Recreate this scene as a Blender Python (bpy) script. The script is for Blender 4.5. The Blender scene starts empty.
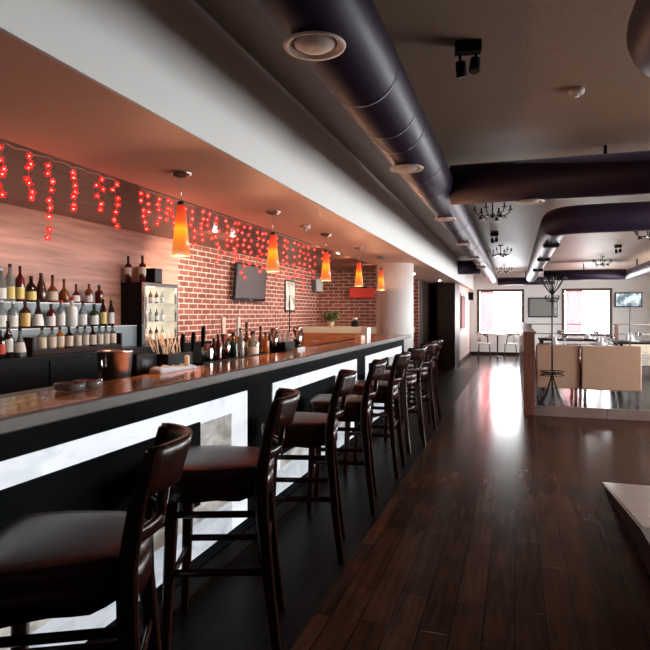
import bpy, bmesh, math, random
from mathutils import Vector, Matrix, Euler
random.seed(7)
PI = math.pi
sc = bpy.context.scene
COL = sc.collection
# ------------------------------------------------------------------ camera
F = 590.0; UVP = 515.0; V0 = 313.0; H = 1.45
TH = math.atan((UVP - 325.0) / F); CT, ST = math.cos(TH), math.sin(TH)
cam_d = bpy.data.cameras.new('camera'); cam = bpy.data.objects.new('camera', cam_d); COL.objects.link(cam)
cam.location = (0, 0, H); cam.rotation_euler = (PI / 2, 0, TH)
cam_d.sensor_width = 36; cam_d.lens = F / 650 * 36; cam_d.shift_y = -(325 - V0) / 650.0; cam_d.clip_start = 0.02
sc.camera = cam

def yx(u, X):                    # depth (world Y) of image column u on the vertical plane at X
    d = F * X / (CT * (u - UVP)); return (d + X * ST) / CT
def dist(X, Y): return -X * ST + Y * CT
def zat(v, X, Y): return H - (v - V0) * dist(X, Y) / F

# ------------------------------------------------------------------ materials
M = {}
def nodes(m): return m.node_tree.nodes, m.node_tree.links
def mat(name, col, rough=0.5, metal=0.0, spec=0.5, emit=None, estr=0.0, trans=0.0, coat=0.0, noise=0.0, nscale=8.0, bump=0.0, stretch=(1, 1, 1), alpha=1.0):
    m = bpy.data.materials.new(name); m.use_nodes = True
    n, l = nodes(m); b = n['Principled BSDF']
    b.inputs['Base Color'].default_value = (*col, 1)
    b.inputs['Roughness'].default_value = rough; b.inputs['Metallic'].default_value = metal
    b.inputs['Specular IOR Level'].default_value = spec
    b.inputs['Transmission Weight'].default_value = trans
    b.inputs['Coat Weight'].default_value = coat
    if coat: b.inputs['Coat Roughness'].default_value = 0.08
    if emit: b.inputs['Emission Color'].default_value = (*emit, 1); b.inputs['Emission Strength'].default_value = estr
    if noise or bump:
        tc = n.new('ShaderNodeTexCoord'); mp = n.new('ShaderNodeMapping'); nz = n.new('ShaderNodeTexNoise')
        mp.inputs['Scale'].default_value = stretch
        nz.inputs['Scale'].default_value = nscale; nz.inputs['Detail'].default_value = 6
        l.new(tc.outputs['Object'], mp.inputs['Vector']); l.new(mp.outputs[0], nz.inputs['Vector'])
        if noise:
            mx = n.new('ShaderNodeMix'); mx.data_type = 'RGBA'
            mx.inputs[6].default_value = (*[c * (1 - noise) for c in col], 1)
            mx.inputs[7].default_value = (*[min(1, c * (1 + noise)) for c in col], 1)
            rp = n.new('ShaderNodeMapRange'); rp.inputs[1].default_value = 0.3; rp.inputs[2].default_value = 0.7
            l.new(nz.outputs['Fac'], rp.inputs[0]); l.new(rp.outputs[0], mx.inputs[0]); l.new(mx.outputs[2], b.inputs['Base Color'])
        if bump:
            bp = n.new('ShaderNodeBump'); bp.inputs['Strength'].default_value = bump; bp.inputs['Distance'].default_value = 0.01
            l.new(nz.outputs['Fac'], bp.inputs['Height']); l.new(bp.outputs[0], b.inputs['Normal'])
    M[name] = m; return m

def plank_mat(name, c1, c2, cm, width, length, rough, rot=PI / 2, mortar=0.004, grain=0.5, spec=0.5, bump=0.25):
    m = bpy.data.materials.new(name); m.use_nodes = True
    n, l = nodes(m); b = n['Principled BSDF']
    tc = n.new('ShaderNodeTexCoord'); mp = n.new('ShaderNodeMapping'); mp.inputs['Rotation'].default_value = (0, 0, rot)
    br = n.new('ShaderNodeTexBrick'); br.offset = 0.37; br.offset_frequency = 2; br.squash = 1
    br.inputs['Scale'].default_value = 1; br.inputs['Brick Width'].default_value = length; br.inputs['Row Height'].default_value = width
    br.inputs['Mortar Size'].default_value = mortar; br.inputs['Color1'].default_value = (*c1, 1); br.inputs['Color2'].default_value = (*c2, 1); br.inputs['Mortar'].default_value = (*cm, 1)
    br.inputs['Bias'].default_value = 0
    l.new(tc.outputs['Object'], mp.inputs[0]); l.new(mp.outputs[0], br.inputs['Vector'])
    m2 = n.new('ShaderNodeMapping'); m2.inputs['Rotation'].default_value = (0, 0, rot); m2.inputs['Scale'].default_value = (14, 1.2, 1) if rot else (1.2, 14, 1)
    l.new(tc.outputs['Object'], m2.inputs[0])
    nz = n.new('ShaderNodeTexNoise'); nz.inputs['Scale'].default_value = 2.2; nz.inputs['Detail'].default_value = 8; l.new(m2.outputs[0], nz.inputs['Vector'])
    n3 = n.new('ShaderNodeTexNoise'); n3.inputs['Scale'].default_value = 1.3; n3.inputs['Detail'].default_value = 3; l.new(mp.outputs[0], n3.inputs['Vector'])
    ad = n.new('ShaderNodeMath'); ad.operation = 'ADD'; l.new(nz.outputs['Fac'], ad.inputs[0]); l.new(n3.outputs['Fac'], ad.inputs[1])
    mr = n.new('ShaderNodeMapRange'); mr.inputs[1].default_value = 0.7; mr.inputs[2].default_value = 1.3; mr.inputs[3].default_value = 1 - grain; mr.inputs[4].default_value = 1 + grain
    l.new(ad.outputs[0], mr.inputs[0])
    mx = n.new('ShaderNodeMix'); mx.data_type = 'RGBA'; mx.blend_type = 'MULTIPLY'; mx.inputs[0].default_value = 1
    l.new(br.outputs['Color'], mx.inputs[6]); l.new(mr.outputs[0], mx.inputs[7]); l.new(mx.outputs[2], b.inputs['Base Color'])
    b.inputs['Roughness'].default_value = rough; b.inputs['Specular IOR Level'].default_value = spec
    bp = n.new('ShaderNodeBump'); bp.inputs['Strength'].default_value = bump; bp.inputs['Distance'].default_value = 0.004; bp.invert = True
    l.new(br.outputs['Fac'], bp.inputs['Height'])
    bp2 = n.new('ShaderNodeBump'); bp2.inputs['Strength'].default_value = 0.12; bp2.inputs['Distance'].default_value = 0.003
    l.new(nz.outputs['Fac'], bp2.inputs['Height']); l.new(bp.outputs[0], bp2.inputs['Normal']); l.new(bp2.outputs[0], b.inputs['Normal'])
    M[name] = m; return m

def brick_mat(name, axis, c1, c2, cm):
    m = bpy.data.materials.new(name); m.use_nodes = True
    n, l = nodes(m); b = n['Principled BSDF']
    tc = n.new('ShaderNodeTexCoord'); sp = n.new('ShaderNodeSeparateXYZ'); cb = n.new('ShaderNodeCombineXYZ')
    l.new(tc.outputs['Object'], sp.inputs[0]); l.new(sp.outputs[axis], cb.inputs[0]); l.new(sp.outputs[2], cb.inputs[1])
    br = n.new('ShaderNodeTexBrick'); br.offset = 0.5
    br.inputs['Scale'].default_value = 1; br.inputs['Brick Width'].default_value = 0.27; br.inputs['Row Height'].default_value = 0.084
    br.inputs['Mortar Size'].default_value = 0.0085; br.inputs['Mortar Smooth'].default_value = 0.15
    br.inputs['Color1'].default_value = (*c1, 1); br.inputs['Color2'].default_value = (*c2, 1); br.inputs['Mortar'].default_value = (*cm, 1)
    l.new(cb.outputs[0], br.inputs['Vector'])
    nz = n.new('ShaderNodeTexNoise'); nz.inputs['Scale'].default_value = 9; nz.inputs['Detail'].default_value = 6; l.new(tc.outputs['Object'], nz.inputs['Vector'])
    mr = n.new('ShaderNodeMapRange'); mr.inputs[1].default_value = 0.3; mr.inputs[2].default_value = 0.7; mr.inputs[3].default_value = 0.65; mr.inputs[4].default_value = 1.3; l.new(nz.outputs['Fac'], mr.inputs[0])
    mx = n.new('ShaderNodeMix'); mx.data_type = 'RGBA'; mx.blend_type = 'MULTIPLY'; mx.inputs[0].default_value = 1
    l.new(br.outputs['Color'], mx.inputs[6]); l.new(mr.outputs[0], mx.inputs[7]); l.new(mx.outputs[2], b.inputs['Base Color'])
    b.inputs['Roughness'].default_value = 0.8
    bp = n.new('ShaderNodeBump'); bp.inputs['Strength'].default_value = 0.6; bp.inputs['Distance'].default_value = 0.01; bp.invert = True
    l.new(br.outputs['Fac'], bp.inputs['Height']); l.new(bp.outputs[0], b.inputs['Normal'])
    M[name] = m; return m

def veil_mat(name, col, trans_amt, translucent=True):
    m = bpy.data.materials.new(name); m.use_nodes = True
    n, l = nodes(m); n.remove(n['Principled BSDF']); out = n['Material Output']
    t = n.new('ShaderNodeBsdfTransparent'); mx = n.new('ShaderNodeMixShader'); mx.inputs[0].default_value = 1 - trans_amt
    if translucent:
        s = n.new('ShaderNodeBsdfTranslucent'); s.inputs[0].default_value = (*col, 1); t.inputs[0].default_value = (*[min(1, c * 1.1) for c in col], 1)
    else:
        s = n.new('ShaderNodeBsdfGlossy'); s.inputs[0].default_value = (*col, 1); s.inputs[1].default_value = 0.03
    l.new(t.outputs[0], mx.inputs[1]); l.new(s.outputs[0], mx.inputs[2]); l.new(mx.outputs[0], out.inputs[0])
    M[name] = m; return m

def lit_panel_mat(name, base, e0, e1, vein):
    m = bpy.data.materials.new(name); m.use_nodes = True
    n, l = nodes(m); b = n['Principled BSDF']
    tc = n.new('ShaderNodeTexCoord'); mp = n.new('ShaderNodeMapping'); mp.inputs['Scale'].default_value = (1, 1.0, 2.5)
    nz = n.new('ShaderNodeTexNoise'); nz.inputs['Scale'].default_value = 3.2; nz.inputs['Detail'].default_value = 9; nz.inputs['Distortion'].default_value = 1.2
    l.new(tc.outputs['Object'], mp.inputs[0]); l.new(mp.outputs[0], nz.inputs['Vector'])
    cr = n.new('ShaderNodeValToRGB'); cr.color_ramp.elements[0].position = 0.33; cr.color_ramp.elements[0].color = (*e0, 1)
    cr.color_ramp.elements[1].position = 0.33 + vein; cr.color_ramp.elements[1].color = (*e1, 1)
    l.new(nz.outputs['Fac'], cr.inputs[0])
    b.inputs['Base Color'].default_value = (*base, 1); b.inputs['Roughness'].default_value = 0.35
    l.new(cr.outputs[0], b.inputs['Emission Color']); b.inputs['Emission Strength'].default_value = 1.0
    M[name] = m; return m

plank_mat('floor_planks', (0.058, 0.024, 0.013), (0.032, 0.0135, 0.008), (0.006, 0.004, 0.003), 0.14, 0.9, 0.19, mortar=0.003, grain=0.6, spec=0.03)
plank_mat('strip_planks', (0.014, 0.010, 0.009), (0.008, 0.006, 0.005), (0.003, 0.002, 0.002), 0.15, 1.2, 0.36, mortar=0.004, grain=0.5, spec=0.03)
plank_mat('platform_planks', (0.030, 0.024, 0.022), (0.020, 0.016, 0.015), (0.006, 0.005, 0.005), 0.14, 0.9, 0.25, mortar=0.003, grain=0.4, spec=0.10)
plank_mat('ramp_planks', (0.27, 0.20, 0.17), (0.22, 0.16, 0.135), (0.05, 0.03, 0.025), 0.085, 1.6, 0.28, rot=0, mortar=0.006, grain=0.3)
plank_mat('dais_planks', (0.06, 0.022, 0.015), (0.045, 0.017, 0.012), (0.01, 0.005, 0.004), 0.14, 1.2, 0.35, grain=0.4)
plank_mat('fascia_planks', (0.26, 0.17, 0.145), (0.21, 0.14, 0.12), (0.03, 0.02, 0.015), 0.9, 1.2, 0.4, rot=0, grain=0.35)
brick_mat('brick_side', 1, (0.33, 0.10, 0.07), (0.22, 0.065, 0.05), (0.80, 0.62, 0.54))
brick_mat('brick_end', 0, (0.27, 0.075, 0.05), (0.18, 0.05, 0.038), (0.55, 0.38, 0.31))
mat('wood_wall', (0.52, 0.24, 0.18), 0.45, noise=0.30, nscale=2.0, stretch=(1, 0.6, 9))
mat('recess_wood', (0.24, 0.085, 0.05), 0.35, noise=0.3, nscale=1.6, stretch=(6, 0.7, 1))
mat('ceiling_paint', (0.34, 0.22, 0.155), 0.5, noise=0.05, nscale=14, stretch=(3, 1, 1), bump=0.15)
mat('soffit_warm_tint', (0.88, 0.53, 0.40), 0.55)  # white soffit; the warm red lamp light is put into its base colour
mat('white_paint', (0.92, 0.90, 0.87), 0.7)
mat('white_wall', (0.92, 0.91, 0.89), 0.7)
mat('pink_wall', (0.60, 0.46, 0.41), 0.6)
mat('grey_back', (0.2, 0.17, 0.15), 0.8)
mat('black_panel', (0.006, 0.007, 0.008), 0.6, spec=0.01)
mat('black_gloss', (0.010, 0.009, 0.009), 0.25, spec=0.12)
mat('black_matte', (0.010, 0.009, 0.009), 0.6, spec=0.12)
mat('dark_wood', (0.026, 0.014, 0.010), 0.5, spec=0.12, noise=0.35, nscale=3, stretch=(8, 8, 0.6))
mat('stool_wood', (0.024, 0.006, 0.004), 0.26, spec=0.22, noise=0.3, nscale=6, stretch=(3, 3, 0.8))
mat('stool_leather', (0.036, 0.011, 0.008), 0.33, spec=0.3, noise=0.2, nscale=10, bump=0.08)
mat('duct_paint', (0.027, 0.014, 0.036), 0.44, spec=0.28, noise=0.08, nscale=3)
mat('diffuser_paint', (0.74, 0.60, 0.53), 0.5)
mat('iron', (0.010, 0.009, 0.009), 0.4)
mat('chrome', (0.84, 0.82, 0.80), 0.12, metal=1)
mat('steel_bright', (0.88, 0.87, 0.86), 0.28, metal=1)
mat('brushed', (0.62, 0.60, 0.57), 0.3, metal=1)
mat('counter_edge', (0.115, 0.095, 0.085), 0.35, spec=0.3)
mat('partition_wood', (0.17, 0.065, 0.042), 0.35, noise=0.3, nscale=3, stretch=(9, 9, 0.6))
mat('window_wood', (0.10, 0.055, 0.04), 0.5)
mat('tan_leather', (0.50, 0.30, 0.20), 0.45, noise=0.05, nscale=14, bump=0.05)
mat('cream_leather', (0.74, 0.66, 0.55), 0.45)
mat('plate_white', (0.82, 0.82, 0.82), 0.25)
mat('cloth_blue', (0.46, 0.60, 0.72), 0.8)
mat('cream', (0.72, 0.60, 0.44), 0.6)
mat('cream_label', (0.76, 0.62, 0.50), 0.6)
mat('white_label', (0.85, 0.82, 0.78), 0.6)
mat('yellow_label', (0.80, 0.62, 0.20), 0.5)
mat('gold_label', (0.72, 0.47, 0.15), 0.35)
mat('red_label', (0.75, 0.08, 0.04), 0.5)
mat('g_dark', (0.020, 0.008, 0.006), 0.08, coat=0.5)
mat('g_brown', (0.055, 0.018, 0.008), 0.08, coat=0.5)
mat('g_amber', (0.34, 0.10, 0.028), 0.08, trans=0.35)
mat('g_red', (0.10, 0.008, 0.008), 0.08, coat=0.5)
mat('g_green', (0.02, 0.045, 0.02), 0.08, coat=0.5)
mat('g_clear', (0.70, 0.76, 0.76), 0.05, trans=0.75)
mat('g_white', (0.86, 0.86, 0.82), 0.2)
mat('g_orange', (0.58, 0.17, 0.04), 0.1, trans=0.3)
mat('glass_item', (0.93, 0.93, 0.93), 0.03, trans=0.85)
mat('riser_grey', (0.22, 0.27, 0.30), 0.4)
mat('rack_wood', (0.030, 0.011, 0.008), 0.5, spec=0.12)
mat('rail_steel', (0.18, 0.18, 0.18), 0.35, metal=0.8)
mat('board_grey', (0.30, 0.31, 0.29), 0.35)
mat('frame_black', (0.03, 0.025, 0.025), 0.4)
mat('tv_screen', (0.07, 0.052, 0.058), 0.5)
mat('leaf', (0.10, 0.14, 0.04), 0.5)
mat('orange_wood', (0.42, 0.13, 0.05), 0.3, noise=0.25, nscale=4, stretch=(1, 1, 6))
mat('beige_top', (0.66, 0.52, 0.38), 0.5)
mat('red_box', (0.72, 0.04, 0.025), 0.4)
mat('gold_plate', (0.6, 0.38, 0.14), 0.3, metal=0.7)
mat('wicker', (0.72, 0.66, 0.60), 0.7)
mat('wire', (0.45, 0.16, 0.12), 0.5)
mat('print_art', (0.62, 0.62, 0.58), 0.3, noise=0.6, nscale=5)
mat('bulb_core', (1, .6, .5), 0.3, emit=(1.0, 0.30, 0.22), estr=4.5)
mat('bulb_halo', (0.8, 0.02, 0.02), 0.4, emit=(1.0, 0.012, 0.01), estr=1.0)  # emission standing in for the red halo around each bulb
mat('lamp_warm', (1, .9, .7), 0.4, emit=(1.0, 0.82, 0.55), estr=14.0)
mat('lamp_white', (1, 1, 1), 0.4, emit=(1.0, 0.93, 0.82), estr=25.0)
mat('fridge_glow', (.9, .85, .75), 0.4, emit=(1.0, 0.90, 0.68), estr=0.5)  # emission on the inner walls imitates a lit fridge interior
veil_mat('curtain_pink', (0.27, 0.042, 0.045), 0.5)
veil_mat('curtain_white', (0.24, 0.13, 0.135), 0.4)
veil_mat('pane', (0.95, 0.97, 1.0), 0.94, False)
lit_panel_mat('panel_marble', (0.15, 0.15, 0.15), (0.13, 0.105, 0.085), (0.48, 0.46, 0.43), 0.30)
lit_panel_mat('panel_bright', (0.12, 0.12, 0.12), (0.66, 0.70, 0.76), (0.84, 0.87, 0.92), 0.16)
lit_panel_mat('panel_low', (0.12, 0.12, 0.12), (0.34, 0.38, 0.44), (0.54, 0.57, 0.62), 0.2)

# pendant glass: red at the top fading to orange and yellow along its own height
def pendant_mat():
    m = bpy.data.materials.new('pendant_glass'); m.use_nodes = True
    n, l = nodes(m); b = n['Principled BSDF']
    tc = n.new('ShaderNodeTexCoord'); sp = n.new('ShaderNodeSeparateXYZ'); l.new(tc.outputs['Object'], sp.inputs[0])
    mr = n.new('ShaderNodeMapRange'); mr.inputs[1].default_value = 0.0; mr.inputs[2].default_value = 0.30; l.new(sp.outputs[2], mr.inputs[0])
    cr = n.new('ShaderNodeValToRGB'); e = cr.color_ramp.elements
    e[0].position = 0.0; e[0].color = (1.0, 0.50, 0.20, 1); e[1].position = 1.0; e[1].color = (0.55, 0.015, 0.01, 1)
    a = e.new(0.10); a.color = (0.80, 0.20, 0.05, 1)
    a = e.new(0.30); a.color = (0.95, 0.26, 0.02, 1)
    a = e.new(0.52); a.color = (1.15, 0.55, 0.02, 1)
    a = e.new(0.66); a.color = (0.95, 0.12, 0.02, 1)
    l.new(mr.outputs[0], cr.inputs[0]); l.new(cr.outputs[0], b.inputs['Emission Color']); b.inputs['Emission Strength'].default_value = 1.0
    b.inputs['Base Color'].default_value = (0.30, 0.03, 0.012, 1); b.inputs['Roughness'].default_value = 0.3
    M['pendant_glass'] = m
pendant_mat()
def counter_mat():
    m = mat('counter_top', (0.62, 0.26, 0.10), 0.13, spec=0.35, noise=0.3, nscale=3, stretch=(6, 0.6, 1), coat=0.15)
counter_mat()
def screen_mat():
    m = bpy.data.materials.new('lit_screen'); m.use_nodes = True
    n, l = nodes(m); b = n['Principled BSDF']
    tc = n.new('ShaderNodeTexCoord'); nz = n.new('ShaderNodeTexNoise'); nz.inputs['Scale'].default_value = 5; l.new(tc.outputs['Object'], nz.inputs['Vector'])
    cr = n.new('ShaderNodeValToRGB'); cr.color_ramp.elements[0].position = 0.42; cr.color_ramp.elements[0].color = (0.12, 0.2, 0.24, 1)
    cr.color_ramp.elements[1].position = 0.55; cr.color_ramp.elements[1].color = (0.8, 0.9, 0.95, 1); l.new(nz.outputs['Fac'], cr.inputs[0])
    l.new(cr.outputs[0], b.inputs['Emission Color']); b.inputs['Emission Strength'].default_value = 1.0; b.inputs['Base Color'].default_value = (0.05, 0.05, 0.05, 1)
    M['lit_screen'] = m
screen_mat()

# ------------------------------------------------------------------ mesh builder
class MB:
    def __init__(s): s.bm = bmesh.new(); s.mi = 0
    def _f(s, vs, smooth=False):
        try:
            f = s.bm.faces.new(vs); f.smooth = smooth; f.material_index = s.mi; return f
        except ValueError: return None
    def box(s, x0, x1, y0, y1, z0, z1, rot=None, at=None):
        c = [Vector((x, y, z)) for z in (z0, z1) for y in (y0, y1) for x in (x0, x1)]
        if rot is not None: c = [rot @ p for p in c]
        if at is not None: c = [p + Vector(at) for p in c]
        v = [s.bm.verts.new(p) for p in c]
        for q in ((0, 2, 3, 1), (4, 5, 7, 6), (0, 1, 5, 4), (1, 3, 7, 5), (3, 2, 6, 7), (2, 0, 4, 6)): s._f([v[i] for i in q])
        return s
    def hexa(s, c):
        v = [s.bm.verts.new(p) for p in c]
        for q in ((0, 2, 3, 1), (4, 5, 7, 6), (0, 1, 5, 4), (1, 3, 7, 5), (3, 2, 6, 7), (2, 0, 4, 6)): s._f([v[i] for i in q])
        return s
    def tube(s, pts, r, seg=10, cap=True, flat=None):
        pts = [Vector(p) for p in pts]; n = len(pts)
        rs = r if isinstance(r, (list, tuple)) else [r] * n
        rings = []; up = None
        for i, p in enumerate(pts):
            t = (pts[min(i + 1, n - 1)] - pts[max(i - 1, 0)]).normalized()
            if up is None:
                a = Vector((0, 0, 1)) if abs(t.z) < 0.9 else Vector((1, 0, 0)); up = (a - t * a.dot(t)).normalized()
            else: up = (up - t * up.dot(t)).normalized()
            sd = t.cross(up)
            fx, fy = flat if flat else (1, 1)
            rings.append([s.bm.verts.new(p + (sd * math.cos(2 * PI * k / seg) * fx + up * math.sin(2 * PI * k / seg) * fy) * rs[i]) for k in range(seg)])
        for i in range(n - 1):
            for k in range(seg):
                s._f([rings[i][k], rings[i][(k + 1) % seg], rings[i + 1][(k + 1) % seg], rings[i + 1][k]], True)
        if cap:
            s._f(rings[0][::-1]); s._f(rings[-1])
        return s
    def lathe(s, prof, at=(0, 0, 0), seg=20, a0=0, a1=2 * PI, cap=True):
        at = Vector(at); full = abs(a1 - a0 - 2 * PI) < 1e-6; m = seg if full else seg + 1; rings = []
        for (r, z) in prof:
            rings.append([s.bm.verts.new(at + Vector((r * math.cos(a0 + (a1 - a0) * k / seg), r * math.sin(a0 + (a1 - a0) * k / seg), z))) for k in range(m)])
        for i in range(len(prof) - 1):
            for k in range(seg):
                k2 = (k + 1) % m
                s._f([rings[i][k], rings[i][k2], rings[i + 1][k2], rings[i + 1][k]], True)
        if cap and full:
            if prof[0][0] > 1e-4: s._f(rings[0][::-1])
            if prof[-1][0] > 1e-4: s._f(rings[-1])
        return s
    def prism(s, poly, lo, hi, axis=2):
        def pt(a, b, c): return (a, b, c) if axis == 2 else ((a, c, b) if axis == 1 else (c, a, b))
        A = [s.bm.verts.new(pt(a, b, lo)) for a, b in poly]; B = [s.bm.verts.new(pt(a, b, hi)) for a, b in poly]
        s._f(A[::-1]); s._f(B); n = len(poly)
        for i in range(n): s._f([A[i], A[(i + 1) % n], B[(i + 1) % n], B[i]])
        return s
    def loft(s, rings, cap=True, smooth=True):
        R = [[s.bm.verts.new(p) for p in r] for r in rings]; n = len(R[0])
        for i in range(len(R) - 1):
            for k in range(n): s._f([R[i][k], R[i][(k + 1) % n], R[i + 1][(k + 1) % n], R[i + 1][k]], smooth)
        if cap: s._f(R[0][::-1], False); s._f(R[-1], smooth)
        return s
    def strip(s, a, b, thick):    # thick curved board: lists of lower & upper points, thickness vectors
        return s
    def sphere(s, at, r, seg=10, sc_=(1, 1, 1)):
        at = Vector(at); pr = []
        for i in range(seg // 2 + 1):
            t = PI * i / (seg // 2); pr.append((math.sin(t), -math.cos(t)))
        rings = []
        top = None
        prev = None
        for (q, z) in pr:
            ring = [s.bm.verts.new(at + Vector((q * r * sc_[0] * math.cos(2 * PI * k / seg), q * r * sc_[1] * math.sin(2 * PI * k / seg), z * r * sc_[2]))) for k in range(seg)] if q > 1e-4 else [s.bm.verts.new(at + Vector((0, 0, z * r * sc_[2])))]
            if prev is not None:
                for k in range(seg):
                    a = prev[k % len(prev)]; b2 = prev[(k + 1) % len(prev)]; c = ring[(k + 1) % len(ring)]; d = ring[k % len(ring)]
                    vs = []
                    for q2 in (a, b2, c, d):
                        if q2 not in vs: vs.append(q2)
                    if len(vs) > 2: s._f(vs, True)
            prev = ring
        return s
    def build(s, name, mats, parent=None, loc=None, rot=None, bevel=0, bseg=2, fix=True):
        if fix: bmesh.ops.recalc_face_normals(s.bm, faces=s.bm.faces)
        me = bpy.data.meshes.new(name); s.bm.to_mesh(me); s.bm.free()
        for mm in (mats if isinstance(mats, (list, tuple)) else [mats]): me.materials.append(M[mm])
        o = bpy.data.objects.new(name, me); COL.objects.link(o)
        if parent: o.parent = parent
        if loc is not None: o.location = loc
        if rot is not None: o.rotation_euler = rot
        if bevel:
            md = o.modifiers.new('bevel', 'BEVEL'); md.width = bevel; md.segments = bseg; md.limit_method = 'ANGLE'; md.angle_limit = 0.7
        return o
def box(*a, **k): return MB().box(*a, **k)

def tag(o, label, cat, group=None):
    o['label'] = label; o['category'] = cat
    if group: o['group'] = group
    elif 'group' in o: del o['group']
    return o
def thing(name, label, cat, loc=(0, 0, 0), rz=0, group=None):
    o = bpy.data.objects.new(name, None); o.empty_display_size = 0.05; COL.objects.link(o)
    o.location = loc; o.rotation_euler = (0, 0, rz); return tag(o, label, cat, group)
def structure(o):
    o['kind'] = 'structure'; return o
def copy_tree(o, parent=None):
    c = o.copy(); COL.objects.link(c); c.parent = parent
    for ch in list(o.children): copy_tree(ch, c)
    return c
def dup(o, loc, rz, label, group=None):
    c = copy_tree(o); c.location = loc; c.rotation_euler = (0, 0, rz); c['label'] = label
    if group: c['group'] = group
    return c
ORD = ['first', 'second', 'third', 'fourth', 'fifth', 'sixth', 'seventh', 'eighth', 'ninth', 'tenth', 'eleventh', 'twelfth', 'thirteenth', 'fourteenth']

# ------------------------------------------------------------------ layout constants
ZC = 2.87; ZS = 2.26; ZR = 2.52
XF = -1.40; XSB = -2.27; XB = -4.75
YEND = 14.1; YFAR = 21.4; XR = 4.6; YB = -2.6
XNOSE = -1.57; XBAR = -1.60

# ------------------------------------------------------------------ shell
structure(box(XB - 0.2, XR + 0.2, YB - 0.2, YFAR + 0.2, -0.1, 0).build('floor', 'floor_planks'))
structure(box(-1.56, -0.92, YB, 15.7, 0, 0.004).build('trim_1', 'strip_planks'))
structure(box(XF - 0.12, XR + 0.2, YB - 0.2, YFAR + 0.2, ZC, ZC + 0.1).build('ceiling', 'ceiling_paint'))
m = MB().box(XSB, XF - 0.004, YB, YFAR, ZS, ZS + 0.03); structure(m.build('soffit_underside', 'soffit_warm_tint'))
m = MB().box(XF - 0.004, XF + 0.012, YB, YFAR, ZS, ZC); structure(m.build('soffit_fascia', 'white_paint'))
m = MB().box(XSB, XSB + 0.02, YB, YEND, ZS + 0.03, ZR + 0.05); structure(m.build('soffit_lip', 'recess_wood'))
structure(box(XB - 0.2, XSB + 0.02, YB, YEND, ZR, ZR + 0.05).build('ceiling_recess', 'recess_wood'))
YW = yx(178, XB)
structure(box(XB - 0.15, XB, YB, YW, 0, ZR).build('wall_left', 'wood_wall'))
structure(box(XB - 0.15, XB - 0.01, YW, YEND, 0, ZR).build('wall_brick', 'brick_side'))
structure(box(XB - 0.15, -2.2, YEND, YEND + 0.12, 0, ZR).build('wall_end', 'brick_end'))
structure(box(XB - 0.2, XR + 0.2, YB - 0.2, YB, 0, ZC).build('wall_back', 'grey_back'))
# vestibule with dark doors
structure(box(-3.2, -2.2, 17.4, 17.5, 0, ZS).build('wall_vestibule', 'dark_wood'))
structure(box(-2.3, -2.2, YEND + 0.12, 17.4, 0, ZS).build('wall_vestibule_side', 'dark_wood'))
structure(box(-2.2, -1.92, 17.0, 17.1, 0, ZS).build('door_1', 'dark_wood'))
m = MB().box(-1.97, -1.5, 15.8, 17.1, 0, ZS - 0.02)
for x in (-1.85, -1.7, -1.58): m.box(x - 0.004, x + 0.004, 15.795, 15.8, 0, ZS - 0.02)
structure(m.build('wall_panelled', 'dark_wood', bevel=0.004))
# left wall beyond the doors with a small window
def wall_with_holes(name, m_, axis, p0, p1, a0, a1, z0, z1, holes):
    """wall slab between p0..p1 (thickness) along a0..a1; holes = (h0,h1,zb,zt)"""
    mb = MB()
    def b(s0, s1, zz0, zz1):
        if s1 - s0 < 1e-4 or zz1 - zz0 < 1e-4: return
        if axis == 'y': mb.box(p0, p1, s0, s1, zz0, zz1)
        else: mb.box(s0, s1, p0, p1, zz0, zz1)
    cur = a0
    for (h0, h1, zb, zt) in sorted(holes):
        b(cur, h0, z0, z1); b(h0, h1, z0, zb); b(h0, h1, zt, z1); cur = h1
    b(cur, a1, z0, z1)
    return structure(mb.build(name, m_))
WL = (17.35, 18.5, 0.95, 2.0)
wall_with_holes('wall_corridor', 'pink_wall', 'y', -1.7, -1.5, 17.1, YFAR, 0, ZS, [WL])
FAR = [(-1.24, 0.27, 0.72, 2.24), (1.53, 3.02, 0.72, 2.24)]
wall_with_holes('wall_far', 'white_wall', 'x', YFAR, YFAR + 0.2, -1.7, XR, 0, ZC, FAR)
RIGHT = [(4.6, 8.0, 0.6, 2.7), (9.6, 13.0, 0.6, 2.7), (14.4, 18.6, 0.6, 2.7)]
wall_with_holes('wall_right', 'white_wall', 'y', XR, XR + 0.2, YB, YFAR, 0, ZC, RIGHT)
wi = 0
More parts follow.
